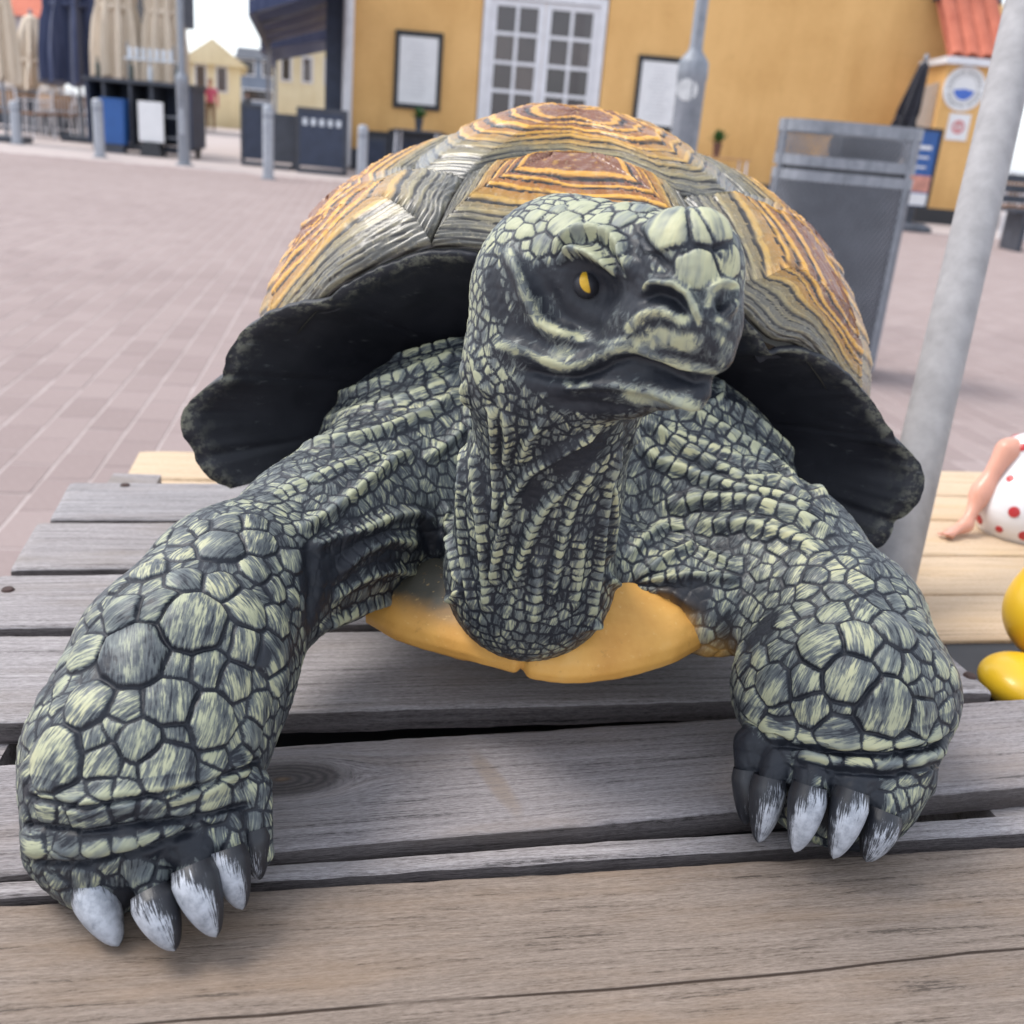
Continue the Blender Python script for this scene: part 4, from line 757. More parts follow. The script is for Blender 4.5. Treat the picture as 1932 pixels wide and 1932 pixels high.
# ------------------------------------------------------------------ tortoise materials (paint that was brushed on the sculpture)
def shell_mat():
    t = NT('shell_paint', .42, .5); r, g, c = t.at('ring'), t.at('groove'), t.at('crest'); o = t.coord()
    n1 = t.noise(o, 38, 5, .6); n2 = t.noise(o, 170, 5, .65); n3 = t.noise(o, 9, 3, .5); n4 = t.noise(o, 420, 3, .6)
    rr = t.math('ADD', t.math('MULTIPLY', r, 1.14), t.math('MULTIPLY_ADD', n1, .34, -.17)); rr = t.math('ADD', rr, t.math('MULTIPLY_ADD', n3, .32, -.15))
    tread = t.ramp(rr, [(.0, (.075, .073, .064)), (.17, (.135, .125, .10)), (.33, (.19, .145, .07)), (.46, (.36, .185, .04)), (.62, (.30, .115, .024)), (.80, (.15, .052, .026)), (1, (.20, .08, .045))])
    crest = t.ramp(rr, [(0, (.17, .16, .125)), (.26, (.27, .225, .12)), (.42, (.50, .29, .065)), (.62, (.68, .35, .05)), (1, (.60, .29, .06))])
    cm = t.math('MULTIPLY', t.smooth(c, .25, .8), t.smooth(t.math('ADD', n2, t.math('MULTIPLY_ADD', n1, .9, t.math('MULTIPLY', rr, .3))), .80, 1.06))
    col = t.mix(cm, tread, crest)
    col = t.mix(t.math('MULTIPLY', t.math('MULTIPLY', t.smooth(n2, .54, .74), .7), t.smooth(rr, .35, .65)), col, (.55, .30, .055))
    col = t.mix(t.math('MULTIPLY', t.smooth(n4, .55, .7), .35), col, (.45, .38, .24))
    gr = t.math('MULTIPLY', t.smooth(g, .10, .75), t.smooth(n1, .22, .48))
    col = t.mix(gr, col, (.018, .014, .012))
    t.set('Base Color', col); t.set('Roughness', t.math('MULTIPLY_ADD', n2, .3, .26)); t.set('Coat Weight', .35); t.set('Coat Roughness', .28)
    t.bump(t.math('ADD', t.math('MULTIPLY', n2, .6), t.math('MULTIPLY', n4, .4)), .35, .0012); return t.m
def under_mat():
    t = NT('black_shell_paint', .5, .4); l = t.at('lip'); o = t.coord(); n = t.noise(o, 120, 6, .7); n2 = t.noise(o, 30, 4, .6); n3 = t.noise(t.coord((1, 1, 3)), 60, 6, .75)
    col = t.ramp(n2, [(.3, (.010, .011, .016)), (.7, (.020, .021, .028))])
    col = t.mix(t.math('MULTIPLY', l, t.smooth(n, .46, .62)), col, (.17, .17, .13))
    col = t.mix(t.math('MULTIPLY', t.smooth(n3, .60, .74), .5), col, (.16, .17, .17))
    t.set('Base Color', col); t.set('Roughness', t.math('MULTIPLY_ADD', n2, .3, .38)); t.bump(n, .2, .0008); return t.m
def dark_base_mat(): return plain('shell_seam_paint', (.03, .028, .022), .6)
def plastron_mat():
    t = NT('yellow_plastron_paint', .55, .4); o = t.coord(); n = t.noise(o, 300, 4, .6); n2 = t.noise(o, 24, 4, .6)
    col = t.ramp(n2, [(.3, (.56, .27, .055)), (.55, (.68, .36, .085)), (.75, (.70, .42, .14))])
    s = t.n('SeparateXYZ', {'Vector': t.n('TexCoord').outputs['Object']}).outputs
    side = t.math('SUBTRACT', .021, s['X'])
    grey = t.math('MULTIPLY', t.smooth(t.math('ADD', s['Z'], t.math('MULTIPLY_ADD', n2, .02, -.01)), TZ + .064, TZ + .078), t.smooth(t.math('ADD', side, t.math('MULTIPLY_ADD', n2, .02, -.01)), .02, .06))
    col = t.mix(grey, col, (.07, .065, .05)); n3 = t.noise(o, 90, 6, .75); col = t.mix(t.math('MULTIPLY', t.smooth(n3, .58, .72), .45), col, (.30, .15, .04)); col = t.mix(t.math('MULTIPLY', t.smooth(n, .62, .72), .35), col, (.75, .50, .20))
    t.set('Base Color', col); t.bump(n, .35, .0006); return t.m
def skin_mat():
    t = NT('brushed_skin_paint', .5, .3); h, tone = t.at('paint'), t.at('tone')
    o = t.n('TexCoord').outputs['Object']; fl = t.n('Attribute', attribute_name='flow').outputs['Vector']
    st = t.noise(fl, 1.0, 3, .6); sw = t.noise(t.n('VectorMath', {0: fl, 1: (.22, .22, .22)}, operation='MULTIPLY').outputs[0], 1.0, 2, .5); sp = t.noise(t.coord(), 700, 3, .6); bl = t.noise(t.coord(), 70, 2, .5); bg_ = t.noise(t.coord(), 22, 3, .5)
    k = t.math('ADD', h, t.math('MULTIPLY_ADD', st, 1.35, -.70)); k = t.math('ADD', k, t.math('MULTIPLY_ADD', bl, .85, -.43)); k = t.math('ADD', k, t.math('MULTIPLY_ADD', sw, .95, -.48)); k = t.math('ADD', k, t.math('MULTIPLY_ADD', sp, .12, -.06))
    m = t.smooth(k, .46, .80)
    base = t.ramp(bg_, [(.3, (.012, .014, .020)), (.7, (.023, .026, .034))])
    grey = t.ramp(bl, [(.3, (.10, .115, .125)), (.7, (.20, .225, .215))])
    cream = t.ramp(t.math('ADD', bg_, t.math('MULTIPLY_ADD', st, .4, -.2)), [(.3, (.25, .265, .19)), (.52, (.365, .375, .25)), (.75, (.44, .425, .26))])
    tw = t.smooth(t.math('ADD', tone, t.math('ADD', t.math('MULTIPLY_ADD', bl, .9, -.45), t.math('MULTIPLY_ADD', sw, 1.2, -.6))), .14, .66)
    lite = t.mix(tw, grey, cream)
    half = t.mix(t.math('MULTIPLY', t.smooth(k, .2, .45), .55), base, grey)
    col = t.mix(m, half, lite)
    col = t.mix(t.at('ochre'), col, (.58, .33, .09))
    t.set('Base Color', col); t.set('Roughness', t.math('MULTIPLY_ADD', m, .06, .46)); t.bump(t.math('ADD', st, t.math('MULTIPLY', sp, .5)), .22, .0007); return t.m
def claw_mat():
    t = NT('silver_claw_paint', .42, .5); w = t.at('white'); o = t.n('Attribute', attribute_name='flow').outputs['Vector']; st = t.noise(o, 1.0, 4, .65); n = t.noise(t.coord(), 160, 5, .65)
    k = t.math('ADD', w, t.math('ADD', t.math('MULTIPLY_ADD', st, 1.5, -.75), t.math('MULTIPLY_ADD', n, .5, -.25)))
    col = t.mix(t.smooth(k, .35, .62), (.016, .017, .022), t.ramp(n, [(.3, (.20, .215, .245)), (.6, (.42, .44, .49))]))
    t.set('Base Color', col); t.bump(st, .25, .0006); return t.m
def eye_mat():
    t = NT('eye_paint', .45, .35); y = t.at('iris'); n = t.noise(t.coord(), 260, 3)
    t.set('Base Color', t.mix(t.smooth(y, .45, .6), (.020, .021, .027), t.ramp(n, [(.3, (.45, .25, .012)), (.7, (.62, .38, .03))]))); return t.m
# ------------------------------------------------------------------ carapace: a dome over a flared front lip, one mesh per scute
SX, SYC, SZA = 0.024, 0.87, 0.341             # axis of the shell, apex y, apex height over the table
LIPL = [(435, 922, .70), (395, 903, .695), (366, 868, .69), (367, 855, .69), (345, 825, .685), (339, 795, .682), (347, 768, .68), (378, 738, .675), (420, 716, .668),
        (420, 700, .668), (428, 668, .664), (452, 630, .658), (500, 596, .65), (560, 577, .642), (612, 570, .634), (622, 566, .632), (640, 547, .63), (700, 515, .625), (790, 481, .62), (850, 477, .618), (905, 486, .617)]
LIPR = [(1405, 603, .64), (1440, 640, .645), (1453, 672, .648), (1475, 663, .65), (1510, 662, .654), (1560, 680, .66), (1610, 716, .668), (1650, 762, .676), (1685, 818, .684),
        (1692, 836, .685), (1715, 850, .69), (1738, 876, .695), (1746, 905, .698), (1738, 940, .70), (1712, 972, .705), (1690, 984, .708), (1688, 998, .709), (1670, 1025, .712), (1638, 1047, .716)]
lip = [P(*p) for p in LIPL]
a, b = lip[-1], P(*LIPR[0])
for t in (.2, .4, .6, .8): lip.append(a + (b - a) * t + np.array((0, -.004, .012)) * math.sin(math.pi * t))
lip += [P(*p) for p in LIPR]
lip = np.array(lip)
# dome heightfield in plan polar coordinates about the apex
def _tab():
    al, Rr, zl, pp = [], [], [], []
    for q in lip:
        x, y = q[0] - SX, q[1] - SYC; aa = math.atan2(x, -y)          # 0 = front, + = right
        if abs(aa) < 0.64: al.append(aa); Rr.append(math.hypot(x, y) - 0.004); zl.append(q[2] - TZ + .003); pp.append(1.35 + 0.45 * min(1, abs(aa) / 0.8))
    o = np.argsort(al); al, Rr, zl, pp = [np.array(k)[o] for k in (al, Rr, zl, pp)]
    for aa, r, z, p in ((0.85, .264, .163, 1.8), (1.25, .243, .130, 1.85), (1.57, .236, .115, 1.85), (2.2, .26, .12, 1.8), (3.14, .29, .115, 1.8)):
        al = np.concatenate([[-aa], al, [aa]]); Rr = np.concatenate([[r], Rr, [r + (.004 if aa < 1 else .013)]]); zl = np.concatenate([[z], zl, [z]]); pp = np.concatenate([[p], pp, [p]])
    return al, Rr, zl, pp
TAL, TR, TZL, TP = _tab()
TA = np.linspace(-math.pi, math.pi, 361)
def _sm(v):
    w = np.interp(TA, TAL, v); k = np.array((1, 2, 3, 4, 3, 2, 1.)); k /= k.sum()
    return np.convolve(np.concatenate([w[-4:-1], w, w[1:4]]), k, 'valid')
GR, GZ, GP = _sm(TR), _sm(TZL), _sm(TP)
def dome(x, y):
    """height over the table at plan point (x from the shell's axis, y)"""
    aa = np.arctan2(x, -(y - SYC)); r = np.hypot(x, y - SYC)
    Ra, zl, p = np.interp(aa, TA, GR), np.interp(aa, TA, GZ), np.interp(aa, TA, GP)
    t = np.clip(1 - r / Ra, 0, 1)
    g = (1 - (1 - t) ** p) ** (1 / p) if np.isscalar(p) else np.power(np.maximum(1 - np.power(1 - t, p), 0), 1 / p)
    return zl + (SZA - zl) * g
def dome3(x, y): return np.stack([x + SX, y, dome(x, y) + TZ], -1)
def dome_n(x, y):
    e = 1e-3; dx = (dome(x + e, y) - dome(x - e, y)) / (2 * e); dy = (dome(x, y + e) - dome(x, y - e)) / (2 * e)
    n = np.stack([-np.clip(dx, -3, 3), -np.clip(dy, -3, 3), np.ones_like(dx)], -1); return n / np.linalg.norm(n, axis=-1, keepdims=True)
def plan(px, py):
    """plan point where the sight line through a photo pixel meets the dome"""
    d = FWD + (px - 966) / F * RT - (py - 966) / F * UP
    D = np.linspace(.55, 1.25, 1400); q = CAM + D[:, None] * d
    below = q[:, 2] - TZ < dome(q[:, 0] - SX, q[:, 1]); inside = np.hypot(q[:, 0] - SX, q[:, 1] - SYC) < np.interp(np.arctan2(q[:, 0] - SX, -(q[:, 1] - SYC)), TA, GR)
    i = np.argmax(below & inside)
    if not (below & inside).any():                # grazes past: nearest approach
        i = np.argmin(np.where(inside, q[:, 2] - TZ - dome(q[:, 0] - SX, q[:, 1]), 9))
    return (q[i, 0] - SX, q[i, 1])
def inplan(pts, k=0.997):
    out = []
    for x, y in pts:
        aa = math.atan2(x, -(y - SYC)); r = math.hypot(x, y - SYC); Ra = float(np.interp(aa, TA, GR)) * k
        s = min(1, Ra / max(r, 1e-6)); out.append((x * s, SYC + (y - SYC) * s))
    return np.array(out)
def resample(poly, n):
    p = np.vstack([poly, poly[:1]]); s = np.concatenate([[0], np.cumsum(np.linalg.norm(np.diff(p, axis=0), axis=1))])
    t = np.linspace(0, s[-1], n, endpoint=False); return np.stack([np.interp(t, s, p[:, i]) for i in (0, 1)], 1)
SC_RNG = np.random.default_rng(21)
def scute(poly, mat, parent, centre=None, rings=9, hi=True, rise=0.012, step=0.0014, wear=0.0):
    N, M = (200, 84) if hi else (72, 30)
    poly = inplan(poly); b = resample(poly, N); al = np.arctan2(b[:, 0], -(b[:, 1] - SYC)); q = np.hypot(b[:, 0], b[:, 1] - SYC) / np.interp(al, TA, GR)
    out = np.where(q > .955, .999, q) / q; b = np.stack([b[:, 0] * out, SYC + (b[:, 1] - SYC) * out], 1); c = np.array(centre) if centre is not None else poly.mean(0)
    if c.ndim == 2: ab = c[1] - c[0]; core_ = c[0] + np.clip(((b - c[0]) @ ab) / (ab @ ab), 0, 1)[:, None] * ab
    else: core_ = np.repeat(c[None], N, 0)
    cs = np.cumsum(np.concatenate([[0], SC_RNG.uniform(.55, 1.5, rings) * np.linspace(.45, 2.1, rings)])); cs = cs / cs[-1] * 0.86
    s = np.linspace(0, 1, M) ** 1.5                 # 0 = seam, 1 = middle; rings are spaced by the distance walked over the dome
    qb = core_[None] + (1 - s[:, None, None]) * (b[None] - core_[None]); B3 = dome3(qb[..., 0].ravel(), qb[..., 1].ravel()).reshape(M, N, 3); walk = np.concatenate([np.zeros((1, N)), np.cumsum(np.linalg.norm(np.diff(B3, axis=0), axis=2), 0)]); s3 = walk / np.maximum(walk[-1:], 1e-6)
    th = np.arange(N) / N * 2 * math.pi
    wob = sum(SC_RNG.normal(0, .022 / k) * np.cos(k * th + SC_RNG.uniform(0, 6.28)) for k in range(2, 12))
    fine = sum(SC_RNG.normal(0, .0016) * np.cos(k * th + SC_RNG.uniform(0, 6.28)) for k in range(14, 40, 3))
    ss = np.clip(s3 + (wob + fine)[None] * np.sin(s3 * math.pi), 0, 1)
    i = np.clip(np.searchsorted(cs, ss, side='right') - 1, 0, rings - 1); fr = np.clip((ss - cs[i]) / (cs[i + 1] - cs[i]), 0, 1)
    core = ss > cs[-1]; w_mm = (cs[i + 1] - cs[i])
    rel = i + np.clip(fr / .30, 0, 1) ** 1.5 - .55 * np.clip((fr - .3) / .7, 0, 1)     # a riser, then a tread that dips
    amp = step * (np.linspace(.6, 1.5, rings) * (0.7 + 0.6 * SC_RNG.random(rings)))[i] * (0.75 + .5 * np.sin(3 * th + i * 1.7))
    h = rise * np.sin(ss * math.pi / 2) ** .8 + amp * np.where(core, 1.0, rel - i) + 0.0005 * np.sin(ss * 230 + 3 * th + 9 * wob / .02)
    h = h - 0.0022 * np.exp(-(ss / .018) ** 2)
    groove = np.exp(-(fr / .20) ** 2) * ~core; crest = np.exp(-((fr - .34) / .17) ** 2) * ~core; crest = np.maximum(crest, .5 * (np.sin(ss * 230 + 3 * th + 9 * wob / .02) > .55) * (ss < .30))
    q = core_[None] + (1 - s[:, None, None]) * (b[None] - core_[None])
    q = q.reshape(-1, 2); x, y = q[:, 0], q[:, 1]
    V = dome3(x, y) + dome_n(x, y) * (h.reshape(-1, 1) + .001)
    ii, jj = np.meshgrid(np.arange(M - 1), np.arange(N), indexing='ij'); j2 = (jj + 1) % N
    f = np.stack([ii * N + jj, ii * N + j2, (ii + 1) * N + j2, (ii + 1) * N + jj], -1).reshape(-1, 4)
    a = V[f[0]]; flip = np.cross(a[1] - a[0], a[3] - a[0])[2] < 0
    me = mesh_np('scute', V, f[:, ::-1] if flip else f, mat)
    attr(me, 'ring', ss.ravel()); attr(me, 'groove', groove.ravel()); attr(me, 'crest', crest.ravel()); attr(me, 'wear', np.full(len(V), wear))
    return link('scute', me, parent, world=True)
def build_shell(root):
    ms, mu, mb = shell_mat(), under_mat(), dark_base_mat()
    th = np.linspace(-math.pi, math.pi, 181)[:-1]; ts = np.linspace(0.0, 1, 30)
    V = np.array([dome3(np.interp(th, TA, GR) * (1 - t) * np.sin(th), SYC - np.interp(th, TA, GR) * (1 - t) * np.cos(th)) for t in ts]).reshape(-1, 3); V[:, 2] -= .0015
    n = 180; f = [(i * n + j, i * n + (j + 1) % n, (i + 1) * n + (j + 1) % n, (i + 1) * n + j) for i in range(29) for j in range(n)]
    link('carapace', mesh_np('carapace', V, f, mb), root, world=True)
    v1 = [(-.106, .704), (-.073, .689), (-.048, .710), (-.008, .735), (.035, .731), (.070, .711), (.111, .728)]
    L = lambda p: [(-x, y) for x, y in p][::-1]
    scute([(-.073, .689), (-.048, .710), (-.008, .735), (.035, .731), (.070, .711), (.083, .668), (.097, .630), (.05, .612), (0, .610), (-.05, .610), (-.093, .618), (-.082, .651)], ms, root, [plan(1035, 330), plan(1110, 330)], 9)
    c1l = [(-.073, .689), (-.082, .651), (-.093, .618), (-.123, .615), (-.148, .618), (-.19, .630), (-.225, .655), (-.22, .685), (-.165, .700), (-.135, .706), (-.106, .704), (-.09, .693)]
    c1r = [(.070, .711), (.111, .728), (.135, .722), (.154, .715), (.175, .700), (.22, .685), (.225, .665), (.215, .645), (.160, .630), (.115, .620), (.097, .630), (.083, .668)]
    scute(c1l, ms, root, [plan(688, 362), plan(600, 462)], 9)
    scute(c1r, ms, root, [plan(1462, 420), plan(1568, 600)], 9)
    scute(v1 + [(.118, .775), (.075, .845), (0, .85), (-.075, .845), (-.115, .765)], ms, root, (-.005, .80), 11, rise=.016)
    scute([(-.106, .704), (-.135, .706), (-.165, .700), (-.22, .685), (-.25, .74), (-.25, .86), (-.093, .88), (-.075, .845), (-.115, .765)], ms, root, (-.17, .79), 10)
    scute([(.111, .728), (.135, .722), (.154, .715), (.175, .700), (.22, .685), (.25, .75), (.25, .86), (.093, .88), (.075, .845), (.118, .775)], ms, root, (.175, .80), 10)
    c3 = [(-.093, .88), (-.105, .91), (-.075, .98), (-.085, 1.01), (-.2, 1.06), (-.25, .95), (-.25, .86)]
    c4 = [(-.085, 1.01), (-.08, 1.04), (-.05, 1.09), (-.06, 1.15), (-.13, 1.13), (-.2, 1.06)]
    for p in (c3, L(c3), c4, L(c4), [(-.075, .845), (0, .85), (.075, .845), (.093, .88), (.105, .91), (.075, .98), (-.075, .98), (-.105, .91), (-.093, .88)],
              [(-.075, .98), (.075, .98), (.085, 1.01), (.08, 1.04), (.05, 1.09), (-.05, 1.09), (-.08, 1.04), (-.085, 1.01)], [(-.05, 1.09), (.05, 1.09), (.06, 1.15), (0, 1.157), (-.06, 1.15)]):
        scute(p, ms, root, None, 7, hi=False)
    # flared rim: the black inner side of the front marginals, rolled at the lip, then the outer strip back to the dome
    d = np.concatenate([[0], np.cumsum(np.linalg.norm(np.diff(lip, axis=0), axis=1))]); t = np.linspace(0, d[-1], 420)
    l = np.stack([np.interp(t, d, lip[:, i]) for i in range(3)], 1)
    for _ in range(2): l[1:-1] = (l[:-2] + 2 * l[1:-1] + l[2:]) / 4
    l += np.stack([[noise.noise(Vector(p) * 160) for p in l], [noise.noise(Vector(p) * 160 + Vector((9, 0, 0))) for p in l], [noise.noise(Vector(p) * 160 + Vector((0, 9, 0))) for p in l]], 1) * .0009
    ls = l.copy()
    for _ in range(400): ls[1:-1] = (ls[:-2] + 2 * ls[1:-1] + ls[2:]) / 4
    c = np.array((SX, .66, TZ + .13)); notch = [P(*p) for p in ((366, 868, .69), (418, 712, .668), (620, 568, .633), (905, 486, .617), (1453, 672, .648), (1690, 832, .685), (1690, 986, .708))]
    dn = np.min([np.linalg.norm(l - q, axis=1) for q in notch], 0); rows, wr = [], []
    for k, s in enumerate(np.linspace(0, 1, 22)):
        lb = l + (ls - l) * min(1, s * 4); q = lb + (c - lb) * (0.03 * math.sin(min(1, s * 8) * math.pi / 2) + .60 * s); q[:, 1] += .004 * min(1, s * 10) + .085 * s ** 1.2
        q[:, 1] += .010 * np.sin(s * math.pi) + .0022 * np.exp(-(dn / .004) ** 2) * max(0, 1 - 1.6 * s)
        rows.append(q); wr.append(np.full(len(l), math.exp(-(s / .035) ** 2)))
    top = []
    for s in np.linspace(1, 0, 8)[:-1]:               # outer strip, from the dome back to the lip
        q = l.copy(); x, y = l[:, 0] - SX, l[:, 1] - SYC; side = np.clip((np.abs(x) - .19) / .05, 0, 1)
        q[:, 1] += s * (.012 + .11 * side); q[:, 0] -= s * np.sign(x) * (.004 + .012 * side); q[:, 2] += .006 * math.sin(s * math.pi) - .0075 * s * (1 - side)
        top.append(q)
    n = len(l); rr = np.array(top + rows); nr = len(rr)
    f = [(i * n + j, (i + 1) * n + j, (i + 1) * n + j + 1, i * n + j + 1) for i in range(nr - 1) for j in range(n - 1)]
    me = mesh_np('rim', rr.reshape(-1, 3), f, mu); attr(me, 'lip', np.concatenate([np.full(n * len(top), .0)] + wr))
    link('shell_rim', me, root, world=True)
    # plastron: two blunt lobes with a notch between them
    pm = plastron_mat(); G = 110; vv, ff = [], []
    nx, ny = 120, 70
    edge = np.array([(690, 1180, .60), (740, 1212, .588), (830, 1240, .577), (920, 1262, .566), (965, 1274, .560), (983, 1280, .559), (1002, 1288, .557), (1060, 1296, .555), (1120, 1294, .557), (1200, 1280, .564), (1270, 1258, .575), (1318, 1232, .588), (1350, 1200, .60)])
    ep = np.array([P(*e) for e in edge]); d = np.concatenate([[0], np.cumsum(np.linalg.norm(np.diff(ep, axis=0), axis=1))])
    fr = np.stack([np.interp(np.linspace(0, d[-1], nx), d, ep[:, i]) for i in range(3)], 1)
    for _ in range(3): fr[1:-1] = (fr[:-2] + 2 * fr[1:-1] + fr[2:]) / 4
    nt = P(983, 1280, .559); dist = fr[:, 0] - nt[0]; dip = np.exp(-(dist / .0022) ** 2)
    prof = [(0.30, .0), (.12, -.004), (.05, -.004), (.018, -.0035), (.006, -.0015), (0, .002), (-.0015, .007), (0, .013), (.006, .020), (.016, .027), (.032, .034), (.055, .040), (.10, .046), (.2, .05)]
    pp = np.array(prof); tt = np.linspace(0, len(pp) - 1, 60); pr = np.stack([np.interp(tt, np.arange(len(pp)), pp[:, i]) for i in (0, 1)], 1)
    cc = fr.mean(0); back = np.array((0, 1, 0))
    V = []
    for o, z in pr:
        q = fr.copy(); inward = np.stack([(cc[0] - fr[:, 0]) * .55, np.full(nx, 1.0), np.zeros(nx)], 1); q += inward * o; q[:, 2] += z
        q[:, 1] += dip * .0045; q[:, 2] += np.where(z > .01, -dip * .003, dip * .002); V.append(q)
    V = np.array(V); m = len(pr)
    f = [(i * nx + j, i * nx + j + 1, (i + 1) * nx + j + 1, (i + 1) * nx + j) for i in range(m - 1) for j in range(nx - 1)]
    vv = V.reshape(-1, 3)
    vv = vv + np.array([[0, 0, noise.noise(Vector(p) * 70) * .0008 + noise.noise(Vector(p) * 260) * .0003] for p in vv])
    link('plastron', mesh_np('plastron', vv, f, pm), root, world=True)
# ------------------------------------------------------------------ scales, folds and brushed paint on the skin
BVH = BVHTree.FromPolygons([Vector(p) for p in v1], f1.tolist())
def hit(px, py):
    d = FWD + (px - 966) / F * RT - (py - 966) / F * UP
    r = BVH.ray_cast(Vector(CAM), Vector(d).normalized())
    return None if r[0] is None else np.array(r[0])
def depth(p): return float((p - CAM) @ FWD)
def frame(ox, oy, k): return lambda pts: [(ox + k * q[0], oy + k * q[1]) + tuple(k * e for e in q[2:3]) + tuple(q[3:]) for q in pts]
fl_, fr_, sh_, ch_, rs_, hd_ = frame(0, 896.2, .4885), frame(1132.1, 943.4, .4141), frame(320.8, 603.8, .3223), frame(566, 660.4, .3907), frame(1132, 188.7, .4638), frame(830.2, 349.1, .3223)
sites = []                                    # position, radius, relief, tone
def site(px, py, r, amp=1.0):
    h = hit(px, py)
    if h is not None: sites.append((h, 1.12 * r * depth(h) / F, amp))
for q in fl_([(845, 280, 80), (700, 250, 38), (705, 312, 40), (768, 205, 38), (880, 185, 50), (980, 180, 40), (995, 262, 52), (985, 365, 55), (720, 405, 60), (860, 425, 62), (570, 375, 68), (630, 250, 40), (460, 430, 45), (540, 310, 30),
              (470, 530, 72), (610, 505, 62), (745, 570, 112), (955, 515, 72), (870, 625, 38), (945, 660, 65), (510, 700, 120), (330, 690, 78), (250, 710, 40), (205, 760, 30), (690, 740, 42), (800, 745, 62), (905, 800, 68), (660, 875, 88), (340, 885, 84), (488, 890, 52), (360, 545, 40), (310, 610, 32),
              (235, 815, 30), (220, 900, 25), (165, 850, 40), (815, 950, 95), (540, 1025, 74), (370, 1025, 45), (440, 985, 32), (680, 1010, 38), (215, 1095, 112), (400, 1110, 62), (500, 1140, 34), (650, 1135, 98), (115, 1010, 40), (100, 1140, 40), (830, 1090, 45), (800, 1150, 38), (1070, 565, 55), (1060, 440, 48),
              (1130, 340, 45), (1130, 480, 40), (1050, 700, 72), (1080, 790, 50), (1000, 900, 55), (970, 1000, 50), (930, 1110, 50), (180, 1290, 50), (290, 1245, 40), (400, 1212, 45), (480, 1208, 40), (345, 1320, 74), (480, 1290, 40), (490, 1348, 28), (590, 1285, 52), (700, 1240, 42), (710, 1302, 38), (830, 1270, 66), (940, 1230, 45),
              (140, 1410, 70), (265, 1420, 42), (380, 1435, 50), (490, 1420, 42), (575, 1395, 40), (660, 1372, 40), (265, 1482, 34), (190, 1495, 30), (100, 1310, 35), (330, 1555, 52), (215, 1570, 38), (275, 1640, 36), (530, 1530, 50), (830, 1410, 40), (900, 1425, 30), (970, 1350, 40), (960, 1440, 40), (420, 1500, 30), (650, 1480, 30)]): site(*q)
for q in fr_([(1345, 590, 92), (1180, 650, 85), (1010, 670, 95), (1150, 820, 112), (1310, 740, 65), (1295, 945, 128), (1445, 560, 62), (1410, 770, 55), (1470, 690, 50), (1550, 750, 62), (1465, 860, 58), (1610, 820, 45), (1450, 990, 85), (1580, 960, 50), (1560, 900, 28), (1600, 1010, 40), (795, 845, 88), (930, 830, 76),
              (695, 930, 68), (815, 970, 46), (970, 950, 76), (1110, 950, 45), (820, 1040, 72), (1090, 1060, 88), (1260, 1090, 55), (1390, 1100, 66), (1500, 1070, 46), (690, 1000, 40), (640, 890, 35), (1070, 515, 55), (1200, 510, 55), (925, 505, 42), (850, 550, 52), (810, 690, 45), (730, 710, 38), (1275, 465, 32), (1345, 460, 48),
              (1180, 380, 55), (1300, 400, 38), (1080, 420, 48), (985, 355, 50), (880, 340, 42), (945, 410, 45), (735, 330, 40), (900, 270, 36), (820, 215, 40), (1000, 270, 36), (1080, 350, 35), (1220, 330, 36), (1500, 600, 36), (1590, 640, 32), (1400, 470, 42), (880, 1140, 48), (975, 1180, 50), (1070, 1185, 42), (1165, 1190, 50),
              (1300, 1190, 65), (1440, 1180, 72), (1560, 1110, 42), (1560, 1180, 30), (1410, 1268, 32), (1480, 1255, 36), (1300, 1262, 32), (1300, 1390, 46), (1370, 1370, 35), (1430, 1350, 35), (1390, 1440, 35), (1440, 1400, 25), (1290, 1470, 35), (430, 535, 30), (480, 690, 42), (470, 620, 38), (560, 700, 34), (590, 760, 34), (640, 690, 40), (650, 745, 40)]): site(*q)
for q in hd_([(830, 130, 72), (690, 145, 48), (940, 95, 60), (740, 235, 98), (935, 220, 74), (560, 185, 58), (500, 275, 58), (590, 240, 36), (600, 345, 66), (380, 310, 46), (430, 225, 46), (1080, 200, 62), (1060, 120, 56), (340, 380, 40), (1310, 250, 160), (1580, 230, 140), (1500, 500, 118), (1690, 440, 92), (1190, 140, 60), (640, 185, 32), (300, 330, 34)]): site(*q, .75)
